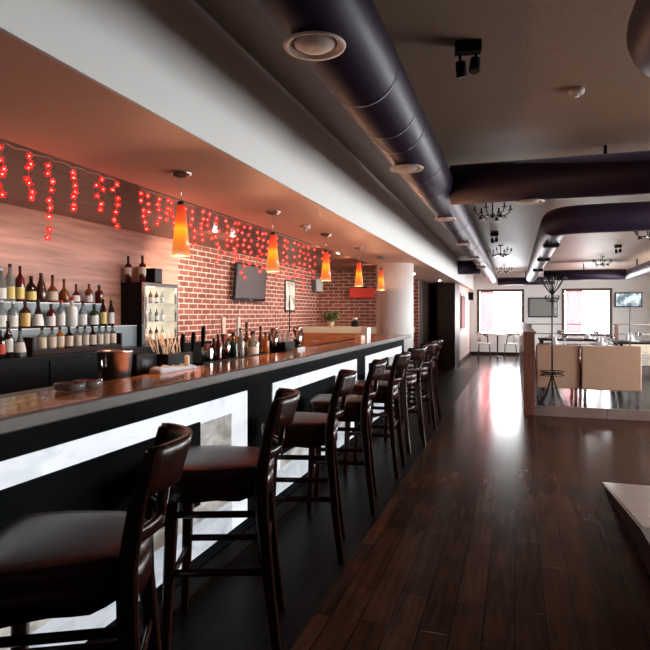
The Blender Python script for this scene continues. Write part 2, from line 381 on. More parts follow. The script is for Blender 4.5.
def window(axis, p, a0, a1, zb, zt, wood, mull, outward):
    global wi; wi += 1
    t = bpy.data.objects.new('window_%d' % wi, None); COL.objects.link(t); structure(t)
    fr = MB(); w = 0.06
    def b(mb, s0, s1, z0, z1, q0, q1):
        q0, q1 = sorted((p + q0, p + q1))
        if axis == 'x': mb.box(s0, s1, q0, q1, z0, z1)
        else: mb.box(q0, q1, s0, s1, z0, z1)
    o = outward
    b(fr, a0 - 0.03, a0 + w, zb, zt, -0.015 * o, 0.09 * o); b(fr, a1 - w, a1 + 0.03, zb, zt, -0.015 * o, 0.09 * o)
    b(fr, a0 - 0.03, a1 + 0.03, zt - w, zt + 0.03, -0.016 * o, 0.09 * o); b(fr, a0 - 0.03, a1 + 0.03, zb - 0.03, zb + w * 0.6, -0.016 * o, 0.09 * o)
    for k in range(mull):
        c = a0 + (a1 - a0) * (k + 1) / (mull + 1); b(fr, c - 0.02, c + 0.02, zb, zt, 0.02 * o, 0.07 * o)
    fr.build('window_frame', wood, t)
    g = MB(); b(g, a0 + w, a1 - w, zb + w * 0.6, zt - w, 0.045 * o, 0.05 * o); g.build('window_pane', 'pane', t)
    # daylight portal in the opening
    L = bpy.data.lights.new('daylight_portal', 'AREA'); L.shape = 'RECTANGLE'; L.size = a1 - a0; L.size_y = zt - zb; L.cycles.is_portal = True
    lo = bpy.data.objects.new('daylight_portal', L); COL.objects.link(lo)
    if axis == 'x': lo.location = ((a0 + a1) / 2, p + 0.16 * o, (zb + zt) / 2); lo.rotation_euler = (-PI / 2 if o > 0 else PI / 2, 0, 0)
    else: lo.location = (p + 0.16 * o, (a0 + a1) / 2, (zb + zt) / 2); lo.rotation_euler = (PI / 2, 0, PI / 2 if o > 0 else -PI / 2)
    return t
for h in FAR: window('x', YFAR, *h, 'window_wood', 0, 1)
for h in RIGHT: window('y', XR, *h, 'window_wood', 2, 1)
window('y', -1.5, *WL, 'window_wood', 0, -1)
def curtain(name, label, axis, p, a0, a1, z0, z1, mt):
    mb = MB(); n = 40; lo = []; hi = []
    for i in range(n + 1):
        a = a0 + (a1 - a0) * i / n; q = p + 0.022 * math.sin(i * 1.35)
        lo.append(mb.bm.verts.new((a, q, z0) if axis == 'x' else (q, a, z0))); hi.append(mb.bm.verts.new((a, q, z1) if axis == 'x' else (q, a, z1)))
    for i in range(n): mb._f([lo[i], lo[i + 1], hi[i + 1], hi[i]], True)
    return tag(mb.build(name, mt, fix=False), label, 'curtain')
curtain('sheer_curtain', 'sheer pink curtain drawn over left side of the window behind the cafe table', 'x', YFAR - 0.05, -1.15, -0.72, 0.78, 2.18, 'curtain_pink')
curtain('sheer_curtain', 'sheer pink curtain on left side of the window beside the lit television', 'x', YFAR - 0.05, 1.62, 2.12, 0.78, 2.18, 'curtain_pink')
curtain('sheer_curtain', 'narrow pale pink curtain over the corridor window beyond the dark doors', 'y', -1.46, 17.42, 18.44, 1.0, 1.95, 'curtain_white')
structure(box(-1.5, XR, YFAR - 0.025, YFAR, 0, 0.09).build('baseboard_far', 'dark_wood'))
structure(box(-1.5, -1.48, 17.1, YFAR - 0.025, 0, 0.09).build('baseboard_left', 'dark_wood'))

# round white column at the end of the bar
structure(MB().lathe([(0.305, 0), (0.305, ZS)], (-1.9, 9.69, 0), 48).build('column', 'white_paint'))

# ------------------------------------------------------------------ raised seating platform, dais and ramp
structure(box(0.27, XR, 8.89, YFAR, 0, 0.138).build('platform', 'platform_planks'))
structure(box(0.27, XR, 8.865, 8.89, 0, 0.14).build('platform_front', 'fascia_planks'))
rp = MB(); X0 = 0.73
rp.prism([(5.55, 0.0), (3.95, 0.168), (3.95, 0.0)], X0, X0 + 2.6, axis=0)
ramp = rp.build('access_ramp', 'ramp_planks'); tag(ramp, 'pale planked wooden ramp sloping down to the dark floor at right', 'ramp')
sk = MB().prism([(5.55, 0.0), (3.95, 0.164), (3.95, 0.0)], X0 - 0.02, X0 - 0.0005, axis=0).build('side_skirt', 'dais_planks', ramp)
structure(box(X0 - 0.02, XR, YB, 3.949, 0, 0.168).build('dais', 'dais_planks'))

# wooden half wall left of the platform
t = thing('half_wall', 'reddish wooden half-height partition running back along the seating platform', 'partition', (0.19, 8.86, 0))
MB().box(-0.07, 0.078, 0, 9.0, 0, 1.15).build('wall_panel', 'partition_wood', t, bevel=0.004)
MB().box(-0.085, 0.095, -0.015, 9.02, 1.15, 1.185).build('top_cap', 'partition_wood', t, bevel=0.005)

# ------------------------------------------------------------------ bar counter
bar = thing('bar_counter', 'long black bar with glossy orange-brown top and glowing white marble panels', 'bar counter', (XBAR, 3.0, 0))
y0, y1 = YB + 0.7 - 3.0, 8.87 - 3.0
lx = lambda x: x - XBAR
MB().box(lx(-1.95), 0, y0, y1, 0.0, 1.06).build('bar_body', 'black_panel', bar)
MB().box(0, 0.02, y0, y1, 0.0, 0.10).build('kickboard', 'black_gloss', bar)
MB().box(lx(-1.975), lx(-1.60), y0, 9.37 - 3.0, 1.06, 1.105).build('countertop', 'counter_top', bar, bevel=0.003)
MB().box(lx(-1.60), lx(XNOSE), y0, 9.36 - 3.0, 1.058, 1.108).build('counter_nosing', 'counter_edge', bar, bevel=0.006)
MB().box(lx(-2.40), lx(-1.976), y0, y1, 1.01, 1.05).build('service_ledge', 'black_gloss', bar)
PAN = [(1.15, 3.357), (3.77, 6.04), (6.43, 8.62)]
INR = [2.76, 5.21, 7.63]; BRT = [3.15, 5.70, 8.25]
for (a, b_), ir, bt in zip(PAN, INR, BRT):
    a -= 3.0; b_ -= 3.0; ir -= 3.0; bt -= 3.0
    MB().box(0.0, 0.006, a, b_, 0.17, 0.965).build('light_panel', 'panel_marble', bar)
    fr = MB().box(0.005, 0.010, a, b_, 0.86, 0.965).box(0.005, 0.010, bt, b_, 0.17, 0.86).box(0.005, 0.010, a, a + 0.13, 0.34, 0.86)
    fr.build('light_border', 'panel_bright', bar)
    MB().box(0.0051, 0.010, a, bt, 0.17, 0.34).build('light_border', 'panel_low', bar)
    MB().box(0.004, 0.022, a + 0.13, ir, 0.44, 0.875).build('inset_board', 'black_panel', bar)

# ------------------------------------------------------------------ bar stools
def stool():
    t = thing('bar_stool', '', 'bar stool')
    # seat outline (front = -x)
    def outline(s=1.0):
        pts = []
        fw, rw = 0.232, 0.200
        ctrl = []
        n = 10
        # front edge, gently bowed, rounded corners
        ctrl += [(-0.205, -fw + 0.05), (-0.215, -0.09), (-0.218, 0), (-0.215, 0.09), (-0.205, fw - 0.05), (-0.19, fw - 0.015), (-0.155, fw)]
        ctrl += [(-0.05, fw + 0.004), (0.06, rw + 0.015), (0.14, rw - 0.005), (0.19, rw - 0.055), (0.222, rw - 0.11), (0.236, 0)]
        ctrl += [(0.222, -rw + 0.11), (0.19, -rw + 0.055), (0.14, -rw + 0.005), (0.06, -rw - 0.015), (-0.05, -fw - 0.004), (-0.155, -fw), (-0.19, -fw + 0.015)]
        m_ = len(ctrl)
        for i in range(m_):
            p0, p1, p2, p3 = [Vector((*ctrl[(i + k) % m_], 0)) for k in (-1, 0, 1, 2)]
            for q in (0, 0.5):
                pts.append(0.5 * ((2 * p1) + (-p0 + p2) * q + (2 * p0 - 5 * p1 + 4 * p2 - p3) * q * q + (-p0 + 3 * p1 - 3 * p2 + p3) * q ** 3) * s)
        return pts
    rings = []
    for s_, z in ((0.97, 0.757), (1.0, 0.760), (1.006, 0.772), (1.0, 0.788), (0.982, 0.797), (0.95, 0.802), (0.75, 0.806), (0.4, 0.807), (0.1, 0.807)):
        rings.append([Vector((p.x, p.y, z)) for p in outline(s_)])
    MB().loft(rings).build('seat', 'stool_leather', t)
    ro = outline(0.992); ri = outline(0.88)
    ap = MB(); n = len(ro)
    # apron: closed ring, its lower edge scalloped on each side
    lo, li, ho, hi = [], [], [], []
    for i in range(n):
        p, q = ro[i], ri[i]
        ang = math.atan2(p.y, p.x)
        drop = 0.672 + 0.010 * math.cos(8 * ang) - 0.010 * max(0, 1 - abs(math.sin(2 * ang)) / .3)
        lo.append(ap.bm.verts.new((p.x, p.y, drop))); ho.append(ap.bm.verts.new((p.x, p.y, 0.759)))
        li.append(ap.bm.verts.new((q.x, q.y, drop))); hi.append(ap.bm.verts.new((q.x, q.y, 0.759)))
    for i in range(n):
        j = (i + 1) % n
        ap._f([lo[i], lo[j], ho[j], ho[i]], True); ap._f([li[j], li[i], hi[i], hi[j]], True); ap._f([lo[j], lo[i], li[i], li[j]]); ap._f([ho[i], ho[j], hi[j], hi[i]])
    ap.build('apron', 'stool_wood', t)
    def leg(pts, w):
        mb = MB(); rr = []
        for p, ww in zip(pts, w):
            p = Vector(p); a, b2 = ww; c = 0.3
            oct_ = [(-a, -b2 * (1 - c)), (-a * (1 - c), -b2), (a * (1 - c), -b2), (a, -b2 * (1 - c)), (a, b2 * (1 - c)), (a * (1 - c), b2), (-a * (1 - c), b2), (-a, b2 * (1 - c))]
            rr.append([p + Vector((x, y, 0)) for x, y in oct_])
        return mb.loft(rr, smooth=False)
    for s_ in (-1, 1):
        leg([(-0.205, s_ * 0.205, 0), (-0.19, s_ * 0.192, 0.35), (-0.175, s_ * 0.178, 0.742)], [(0.017, 0.017), (0.022, 0.022), (0.026, 0.026)]).build('leg', 'stool_wood', t)
    for s_ in (-1, 1):
        leg([(0.262, s_ * 0.205, 0), (0.225, s_ * 0.195, 0.3), (0.195, s_ * 0.186, 0.60), (0.192, s_ * 0.183, 0.76), (0.215, s_ * 0.180, 0.92), (0.255, s_ * 0.178, 1.075)],
            [(0.018, 0.015), (0.022, 0.018), (0.027, 0.020), (0.027, 0.019), (0.023, 0.016), (0.017, 0.014)]).build('rear_leg', 'stool_wood', t)
    def arc_board(zs, xs, half, bulge, th, n=14, ends=0.0):
        """curved board between the posts; zs/xs lower->upper heights and x at the posts"""
        mb = MB(); rings = []
        for i in range(n + 1):
            y = -half + 2 * half * i / n; k = 1 - (y / half) ** 2
            r = []
            for z, x in zip(zs, xs): r.append((x + bulge * k, y, z + ends * k * (1 if z == zs[-1] else 0)))
            rings.append([Vector((x - th / 2, y_, z)) for x, y_, z in r] + [Vector((x + th / 2, y_, z)) for x, y_, z in r[::-1]])
        return mb.loft(rings)
    arc_board([0.955, 1.0, 1.055, 1.085], [0.224, 0.236, 0.252, 0.258], 0.186, 0.085, 0.022, ends=0.004).build('crest_rail', 'stool_wood', t)
    arc_board([0.825, 0.85, 0.865], [0.202, 0.205, 0.207], 0.180, 0.060, 0.018).build('back_rail', 'stool_wood', t)
    # lyre-shaped splat: two bowed slats and a centre piece
    for s_ in (-1, 1):
        mb = MB(); pts = []
        for i in range(9):
            q = i / 8; z = 0.855 + q * 0.115
            y = s_ * (0.028 + 0.075 * math.sin(PI * q * 0.62)); k = 1 - (y / 0.183) ** 2
            pts.append((0.206 + 0.026 * q + (0.060 + 0.015 * q) * k, y, z))
        mb.tube(pts, 0.013, 8, flat=(1, 0.6)); mb.build('splat', 'stool_wood', t)
    # rear bow of the seat rail
    # stretchers
    def bar_(p, q, r=0.012): return MB().tube([p, (Vector(p) + Vector(q)) / 2, q], r, 8, flat=(0.75, 1.25))
    for s_ in (-1, 1):
        bar_((-0.183, s_ * 0.188, 0.605), (0.200, s_ * 0.188, 0.605)).build('stretcher', 'stool_wood', t)
        bar_((-0.195, s_ * 0.195, 0.365), (0.220, s_ * 0.194, 0.365), 0.013).build('stretcher', 'stool_wood', t)
    bar_((-0.189, -0.193, 0.33), (-0.189, 0.193, 0.33), 0.014).build('stretcher', 'stool_wood', t)
    bar_((0.211, -0.19, 0.44), (0.211, 0.19, 0.44)).build('stretcher', 'stool_wood', t)
    return t
G = 'dark wooden bar stools along the bar'
ST8 = [(-1.235, 1.40, 28, 'dark wooden bar stool nearest the camera, its seat cut off by the left edge'),
       (-1.255, 2.38, 20, 'second bar stool from the camera, before the nearest white panel end'),
       (-1.26, 3.40, 15, 'third bar stool from the camera, standing before the middle lit panel'),
       (-1.26, 4.28, 11, 'fourth bar stool from the camera, at the far end of the middle lit panel'),
       (-1.25, 5.30, 2, 'fifth bar stool from the camera, close to the start of the farthest lit panel'),
       (-1.24, 6.30, -14, 'sixth bar stool from the camera, third from the far end of the row'),
       (-1.24, 7.20, -16, 'seventh bar stool from the camera, next to last in the row'),
       (-1.27, 8.02, -12, 'bar stool at the far end of the row, nearest the white column')]
st0 = stool()
for i, (x, y, r, lab) in enumerate(ST8):
    o = st0 if i == 0 else copy_tree(st0)
    o.location = (x, y, 0.004); o.rotation_euler = (0, 0, math.radians(r)); tag(o, lab, 'bar stool', G)

# ------------------------------------------------------------------ ceiling ducts
ZD = 2.62; RD = 0.178; XD = -0.70
def duct(name, label, pts, r, seams=(), seg=28):
    o = tag(MB().tube(pts, r, seg).build(name, 'duct_paint'), label, 'air duct')
    rr = r[0] if isinstance(r, list) else r
    for p, q in ((pts[0], pts[1]), (pts[-2], pts[-1])):
        p, q = Vector(p), Vector(q); n = max(1, int((q - p).length / 2.2))
        if (q - p).length < 0.4: continue
        for k in range(n):
            c = p.lerp(q, (k + .5) / n); d_ = (q - p).normalized() * .012; e = Vector((-d_.y, d_.x, 0)) * 1.2
            MB().hexa([c + sx * d_ + sy * e + Vector((0, 0, zz)) for zz in (rr * .9, ZC - c.z) for sy in (-1, 1) for sx in (-1, 1)]).build('hanger', 'iron', o)
    return o
def arc(cx, cy, r, a0, a1, z, n=8): return [(cx + r * math.cos(a0 + (a1 - a0) * i / n), cy + r * math.sin(a0 + (a1 - a0) * i / n), z) for i in range(n + 1)]

d1 = duct('air_duct', 'long dark purple round duct running beside the white fascia above the stools', [(XD, YB + 0.01, ZD), (XD, 5.3, ZD), (XD, 5.9, ZD), (XD, 15.0, ZD - 0.0), (XD, 20.3, ZD - 0.03)], [RD, RD, RD * 0.95, RD * 0.92, RD * 0.85])
for y in (2.75, 3.3, 3.62, 4.5, 5.1, 7.4, 9.8, 12.2):
    MB().tube([(XD, y - 0.012, ZD), (XD, y + 0.012, ZD)], (RD if y < 5.2 else RD * 0.95) + 0.0015, 28).build('duct_seam', 'duct_paint', d1)
duct('air_duct', 'dark cross duct spanning the ceiling right of the long duct, nearest full one', [(XD + RD * 0.8, 5.5, ZD), (XR - 0.01, 5.5, ZD)], RD)
duct('air_duct', 'dark duct with a rounded elbow above the tan sofas, turning toward the far wall', [(XR - 0.01, 7.98, ZD), (0.85, 7.98, ZD)] + arc(0.80, 8.28, 0.30, -PI / 2, -PI, ZD) + [(0.50, 9, ZD), (0.50, 20.25, ZD)], RD)
duct('air_duct', 'black duct elbow in the top right corner of the picture', [(XR - 0.01, 2.98, ZD), (0.90, 2.98, ZD)] + arc(0.90, 2.70, 0.28, PI / 2, PI, ZD) + [(0.62, 1.5, ZD), (0.62, YB + 0.01, ZD)], RD)
duct('air_duct', 'far cross duct above the window behind the cafe table', [(XD + 0.15, 20.45, 2.50), (1.2, 20.45, 2.50)], 0.13)
duct('air_duct', 'far dark cross duct above the whiteboard and the second window', [(0.80, 18.4, 2.545), (2.95, 18.4, 2.545)], 0.15)
duct('air_duct', 'pale lit duct at right edge leading to the far cross duct', [(3.06, 18.5, 2.545), (3.06, 9.0, 2.545)], 0.145)
duct('air_duct', 'short dark duct stub joining the long duct to the white fascia', [(XF + 0.015, 15.5, ZD), (XD - RD * 0.8, 15.5, ZD)], RD)
# round diffusers under the ducts
def diffuser():
    t = thing('air_diffuser', '', 'air vent')
    MB().lathe([(0.075, 0.02), (0.098, 0.0), (0.112, -0.004), (0.116, 0.004), (0.108, 0.008), (0.085, 0.012)], seg=32, cap=False).build('ring', 'diffuser_paint', t)
    MB().lathe([(0.0, -0.008), (0.03, -0.010), (0.06, -0.004), (0.076, 0.006), (0.078, 0.014), (0.06, 0.02), (0.0, 0.022)], seg=32).build('disc', 'diffuser_paint', t)
    MB().lathe([(0.0, 0.06), (0.080, 0.06), (0.080, 0.010)], seg=24, cap=False).build('throat', 'duct_paint', t)
    return t
dg = 'round air diffusers under the ducts'
D8 = [(XD, 2.05, 'large round air diffuser nearest the camera, under the long dark duct', RD), (XD, 3.98, 'second round diffuser along the long duct, before the cross duct', RD),
      (XD, 6.30, 'third round diffuser on the long duct, just past the first cross duct', RD * .95), (XD, 8.70, 'fourth round diffuser along the long duct', RD * .94), (XD, 11.1, 'fifth round diffuser along the long duct', RD * .93),
      (XD, 13.4, 'farthest round diffuser under the long duct, before the dark stub', RD * .92), (0.13, 5.5, 'round white diffuser under the dark cross duct', RD)]
df0 = diffuser()
for i, (x, y, lab, r) in enumerate(D8):
    o = df0 if i == 0 else copy_tree(df0)
    o.location = (x, y, ZD - r - 0.015); tag(o, lab, 'air vent', dg)
for y, w in ((9.2, 'nearest'), (11.6, 'middle'), (14.4, 'farthest')):
    t = thing('duct_vent', '%s dark rectangular vent under the elbow duct' % w, 'air vent', (0.50, y, ZD - RD - 0.012), group='rectangular vents under the elbow duct')
    MB().box(-0.11, 0.11, -0.08, 0.08, -0.02, 0.03).build('vent_frame', 'black_matte', t, bevel=0.004)
    MB().box(-0.09, 0.09, -0.05, -0.03, -0.026, -0.019).box(-0.09, 0.09, -0.01, 0.01, -0.026, -0.019).box(-0.09, 0.09, 0.03, 0.05, -0.026, -0.019).build('louver', 'iron', t)

# ------------------------------------------------------------------ ceiling fittings
def twin_spot(loc, rz, label):
    t = thing('twin_spotlight', label, 'spotlight', loc, rz, 'black twin spotlights on the ceiling')
    MB().box(-0.068, 0.068, -0.035, 0.035, -0.055, 0).build('mount_box', 'black_matte', t, bevel=0.004)
    for s_, tl in ((-1, 0.25), (1, -0.3)):
        h = MB().tube([(0, 0, 0.01), (0, 0, -0.03)], 0.008, 8); h.tube([(0, 0, -0.03), (0, 0, -0.035), (0, 0, -0.105), (0, 0, -0.11)], [0.020, 0.027, 0.029, 0.026], 16)
        o = h.build('spot_head', 'black_matte', t, loc=(s_ * 0.042, 0, -0.062), rot=(tl, 0.12 * s_, 0))
        MB().lathe([(0.0, -0.1115), (0.023, -0.1115)], seg=14, cap=False).build('lens', 'brushed', o)
twin_spot((-0.235, 3.18, ZC), 0.15, 'black twin-headed spotlight on the ceiling near the long duct')
twin_spot((-0.35, 10.9, ZC), 0, 'small black twin spotlight between the two left chandeliers')
twin_spot((2.05, 13.6, ZC), 0, 'small black twin spotlight on the ceiling above the sofas at right')
def detector(loc, label):
    t = thing('smoke_detector', label, 'smoke detector', loc)
    MB().lathe([(0.05, 0), (0.05, -0.015), (0.046, -0.03), (0.03, -0.036)], seg=24).build('housing', 'diffuser_paint', t)
    MB().lathe([(0.02, -0.036), (0.018, -0.048), (0.0, -0.05)], seg=16).build('sensor', 'white_paint', t)
detector((0.37, 4.05, ZC), 'white smoke detector on the brown ceiling beyond the twin spotlight')
detector((-1.85, yx(305, -1.85), ZS), 'white smoke detector on the soffit between two pendant lamps')

def chandelier():
    t = thing('chandelier', '', 'chandelier')
    MB().lathe([(0.0, 0), (0.06, 0), (0.055, -0.02), (0.015, -0.035), (0.0, -0.035)], seg=16).build('canopy', 'iron', t)
    MB().tube([(0, 0, -0.02), (0, 0, -0.30)], 0.009, 8).lathe([(0.0, -0.36), (0.02, -0.345), (0.028, -0.31), (0.02, -0.27), (0.008, -0.25)], seg=12).build('stem', 'iron', t)
    for k in range(6):
        a = 2 * PI * k / 6 + 0.2; c, s = math.cos(a), math.sin(a)
        pts = [(0.01, -0.28), (0.07, -0.31), (0.15, -0.30), (0.20, -0.255), (0.22, -0.19)]
        arm = MB().tube([(r * c, r * s, z) for r, z in pts], 0.008, 8)
        arm.lathe([(0.006, -0.20), (0.032, -0.19), (0.036, -0.18), (0.01, -0.175)], (0.22 * c, 0.22 * s, 0), 10)
        ao = arm.build('arm', 'iron', t)
        MB().tube([(0.22 * c, 0.22 * s, -0.185), (0.22 * c, 0.22 * s, -0.10)], 0.011, 8).build('candle', 'iron', ao)
        MB().lathe([(0.006, -0.225), (0.014, -0.24), (0.026, -0.29), (0.030, -0.31)], (0.15 * c, 0.15 * s, -0.07), 10).build('shade', 'iron' if k % 2 else 'glass_item', ao)
    return t
cg = 'black iron chandeliers'
CH = [(-0.27, 7.75, 'nearest black iron chandelier, hanging just beyond the dark cross duct'), (-0.29, 12.9, 'black iron chandelier in the middle of the left row'), (-0.30, 18.2, 'farthest small iron chandelier of the left row, before the far cross duct'),
      (2.05, 10.6, 'black iron chandelier cut off by the right edge of the picture'), (2.10, 16.3, 'black iron chandelier in front of the far cross duct at right')]
ch0 = chandelier()
for i, (x, y, lab) in enumerate(CH):
    o = ch0 if i == 0 else copy_tree(ch0)
    o.location = (x, y, ZC); o.scale = (1, 1, 0.62); tag(o, lab, 'chandelier', cg)

# ------------------------------------------------------------------ pendant lamps over the bar
XP = -1.84
def pendant():
    t = thing('pendant_lamp', '', 'pendant lamp')
    MB().lathe([(0.0, 0), (0.062, 0), (0.060, -0.008), (0.045, -0.02), (0.012, -0.03), (0.0, -0.03)], seg=28).build('canopy', 'brushed', t)
    MB().tube([(0, 0, -0.028), (0, 0, -0.18)], 0.0025, 6).build('cord', 'chrome', t)
    MB().lathe([(0.0, -0.16), (0.016, -0.163), (0.020, -0.17), (0.020, -0.195), (0.0, -0.196)], seg=16).build('cap', 'iron', t)
    sh = MB().lathe([(0.018, 0.30), (0.023, 0.285), (0.033, 0.20), (0.044, 0.10), (0.053, 0.0), (0.050, 0.0), (0.041, 0.10), (0.030, 0.20), (0.020, 0.285)], seg=28, cap=False)
    so = sh.build('lamp_shade', 'pendant_glass', t, loc=(0, 0, -0.48))
    MB().sphere((0, 0, -0.42), 0.026, 12, (1, 1, 1.3)).build('bulb', 'lamp_warm', t)
    return t
pg = 'orange glass pendant lamps over the bar'
PU = [(181, 'nearest red-orange glass pendant lamp, hanging in front of the lit bottle fridge'), (273, 'second red-orange pendant lamp from the camera, right of the wall television'),
      (326, 'third pendant lamp from the camera, hanging before the corner speaker'), (359, 'fourth pendant lamp from the camera, right above the red box'), (381, 'farthest pendant lamp, small, in front of the white column')]
pd0 = pendant()
for i, (u, lab) in enumerate(PU):
    o = pd0 if i == 0 else copy_tree(pd0)
    y = min(yx(u, XP), 9.25); o.location = (XP, y, ZS); tag(o, lab, 'pendant lamp', pg)
    for e, z, ang, rx, ry in ((26, -0.50, 178, PI, 0), (16, -0.462, 75, 0, 0.42)):
        L = bpy.data.lights.new('pendant_light', 'SPOT'); L.energy = e; L.color = (1.0, 0.48, 0.27); L.shadow_soft_size = 0.03; L.spot_size = math.radians(ang); L.spot_blend = 0.15 if rx else 0.6
        lo = bpy.data.objects.new('pendant_light', L); COL.objects.link(lo); lo.location = (XP, y, ZS + z); lo.rotation_euler = (rx, ry, 0)

# ------------------------------------------------------------------ red icicle lights hung from the soffit's rear edge
def bulb_mesh():
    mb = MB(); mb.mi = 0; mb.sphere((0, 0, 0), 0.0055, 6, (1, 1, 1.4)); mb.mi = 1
    for pl in range(3):  # crossed emissive stars give the bulb's red halo a shape
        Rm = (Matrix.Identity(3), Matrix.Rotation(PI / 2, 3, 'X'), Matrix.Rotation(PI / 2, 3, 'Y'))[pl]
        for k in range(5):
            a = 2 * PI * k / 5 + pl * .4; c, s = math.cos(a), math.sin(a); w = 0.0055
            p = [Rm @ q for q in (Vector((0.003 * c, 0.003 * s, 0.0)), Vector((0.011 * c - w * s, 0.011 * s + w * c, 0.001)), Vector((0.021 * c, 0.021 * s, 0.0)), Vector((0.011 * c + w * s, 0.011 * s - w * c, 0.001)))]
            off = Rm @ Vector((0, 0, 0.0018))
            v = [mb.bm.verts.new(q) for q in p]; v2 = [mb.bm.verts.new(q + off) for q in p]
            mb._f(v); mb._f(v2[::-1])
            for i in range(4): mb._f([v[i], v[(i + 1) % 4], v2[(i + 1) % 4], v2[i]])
    o = mb.build('bulb', ['bulb_core', 'bulb_halo']); me = o.data; bpy.data.objects.remove(o); return me
BULB = bulb_mesh()
XL = XSB - 0.025
def icicles(name, label, strands):
    y0_, y1_ = yx(strands[0][0], XL) - 0.02, yx(strands[-1][0], XL) + 0.02
    t = thing(name, label, 'string lights', (XL, y0_, ZS), group='red icicle string lights along the soffit')
    MB().tube([(0, (y1_ - y0_) * i / 20, -0.012 + 0.006 * math.sin(i * 2.1)) for i in range(21)], 0.003, 6).build('cable', 'wire', t)
    for u, n, ln in strands:
        y = yx(u, XL) - y0_; pts = [(0.0, y + 0.008 * math.sin(k * 1.7 + u), -0.01 - ln * k / 8) for k in range(9)]
        s = MB().tube(pts, 0.0018, 5).build('strand', 'wire', t)
        for k in range(n):
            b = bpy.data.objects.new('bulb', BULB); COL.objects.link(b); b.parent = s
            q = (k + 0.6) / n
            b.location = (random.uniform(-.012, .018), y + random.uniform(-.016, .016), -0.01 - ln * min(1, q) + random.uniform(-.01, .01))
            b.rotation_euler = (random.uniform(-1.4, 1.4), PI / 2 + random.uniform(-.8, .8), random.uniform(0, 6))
ZP = lambda u, px: px * dist(XL, yx(u, XL)) / F
def mk(lst): return [(u, n, ZP(u, px)) for u, n, px in lst]
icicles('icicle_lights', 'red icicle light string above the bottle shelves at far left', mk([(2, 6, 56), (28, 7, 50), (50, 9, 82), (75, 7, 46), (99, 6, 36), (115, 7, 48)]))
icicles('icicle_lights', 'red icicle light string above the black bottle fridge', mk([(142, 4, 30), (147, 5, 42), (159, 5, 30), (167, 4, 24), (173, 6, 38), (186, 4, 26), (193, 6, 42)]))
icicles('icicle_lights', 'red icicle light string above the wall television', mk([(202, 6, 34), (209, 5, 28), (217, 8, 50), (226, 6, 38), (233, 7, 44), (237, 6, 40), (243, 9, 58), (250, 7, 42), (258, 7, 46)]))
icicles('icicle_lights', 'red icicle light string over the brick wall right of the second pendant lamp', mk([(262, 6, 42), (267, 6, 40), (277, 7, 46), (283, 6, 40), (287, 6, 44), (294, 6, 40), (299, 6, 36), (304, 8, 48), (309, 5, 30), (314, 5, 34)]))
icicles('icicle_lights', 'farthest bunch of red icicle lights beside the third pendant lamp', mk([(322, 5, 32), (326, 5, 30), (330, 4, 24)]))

# ------------------------------------------------------------------ downlights in the recess and soffit
def downlight(x, y, z, label, e, size=math.radians(110), tgt=None, col=(1.0, 0.80, 0.62), blend=0.7):
    t = thing('downlight', label, 'downlight', (x, y, z))
    MB().lathe([(0.032, 0), (0.045, 0.0), (0.047, -0.008), (0.034, -0.012)], seg=20, cap=False).build('trim_ring', 'chrome', t)
    MB().sphere((0, 0, -0.012), 0.030, 12, (1, 1, .8)).build('lens', 'lamp_white', t)
    L = bpy.data.lights.new('downlight_beam', 'SPOT'); L.energy = e; L.color = col; L.spot_size = size; L.spot_blend = blend; L.shadow_soft_size = 0.04
    o = bpy.data.objects.new('downlight_beam', L); COL.objects.link(o); o.location = (x, y, z - 0.05)
    tg = Vector(tgt if tgt else (x, y, 0)); o.rotation_euler = (tg - Vector(o.location)).to_track_quat('-Z', 'Y').to_euler()
EB = 75
for i, (y, w) in enumerate(((2.4, 'beyond the left edge'), (3.9, 'above the leftmost bottles'), (5.3, 'above the right end of the bottle riser'))):
    downlight(-2.75, y, ZR, 'small unseen downlight added in the dark recess %s' % w, EB * 0.72, tgt=(-4.75, y, 1.55), size=math.radians(75))  # lamps kept unseen behind the soffit lip, added to light the wood wall
for i, (y, w) in enumerate(((6.75, 'left of a pair behind the nearest pendant'), (7.25, 'right of a pair behind the nearest pendant'), (9.0, 'unseen, added left of the wall television'), (10.9, 'unseen, added past the wall television'), (12.7, 'unseen, added near the brick corner'))):
    downlight(-3.65 if y < 8 else -2.75, y, ZR, 'bright downlight in recess, %s' % w, EB * (1.5 if y < 8 else 1.8), tgt=(-4.75, y + (1.3 if y < 8 else 0), 1.5))  # lamps beyond the pair are unseen, added to light the brick wall
downlight(-2.94, 9.9, ZR, 'small downlight facing the brick end wall', 110, tgt=(-3.2, 14.1, 1.2))
downlight(-1.95, 11.9, ZS, 'small lit downlight in soffit just past the white column', 10)
downlight(-1.75, 14.6, ZS, 'small lit downlight in soffit before the dark doors', 8)

# ------------------------------------------------------------------ back bar: counter, riser, bottles, fridge
XCF = -4.2
bc = thing('back_counter', 'black counter along the wood wall under the bottles and fridge', 'counter', (-4.5, 4, 0))
MB().box(XB + 4.505, XCF + 4.5, -5.5, YW - 4, 0, 1.02).build('cabinet_body', 'black_gloss', bc)
MB().box(XB + 4.505, XCF + 4.515, -5.5, YW - 4, 1.02, 1.05).build('worktop', 'black_gloss', bc, bevel=0.003)
for k, u in enumerate((-60, -10, 48, 120)):
    y = yx(u, XCF) - 4
    dr = MB().box(XCF + 4.5, XCF + 4.518, y + 0.01, yx((-10, 48, 120, 170)[k], XCF) - 4 - 0.01, 0.1, 1.0).build('door', 'black_gloss', bc, bevel=0.004)
Y2 = yx(106, -4.58); Y1e = 6.27
rs = thing('bottle_riser', 'long grey lower bottle riser with white edge standing on the black counter', 'shelf', (-4.6, 4, 1.05))
MB().box(XB + 4.605, 0.12, -5.0, Y1e - 4, 0, 0.249).build('tier_box', 'riser_grey', rs)
MB().box(0.10, 0.125, -5.0, Y1e - 4, 0.240, 0.2492).build('shelf_edge', 'plate_white', rs)
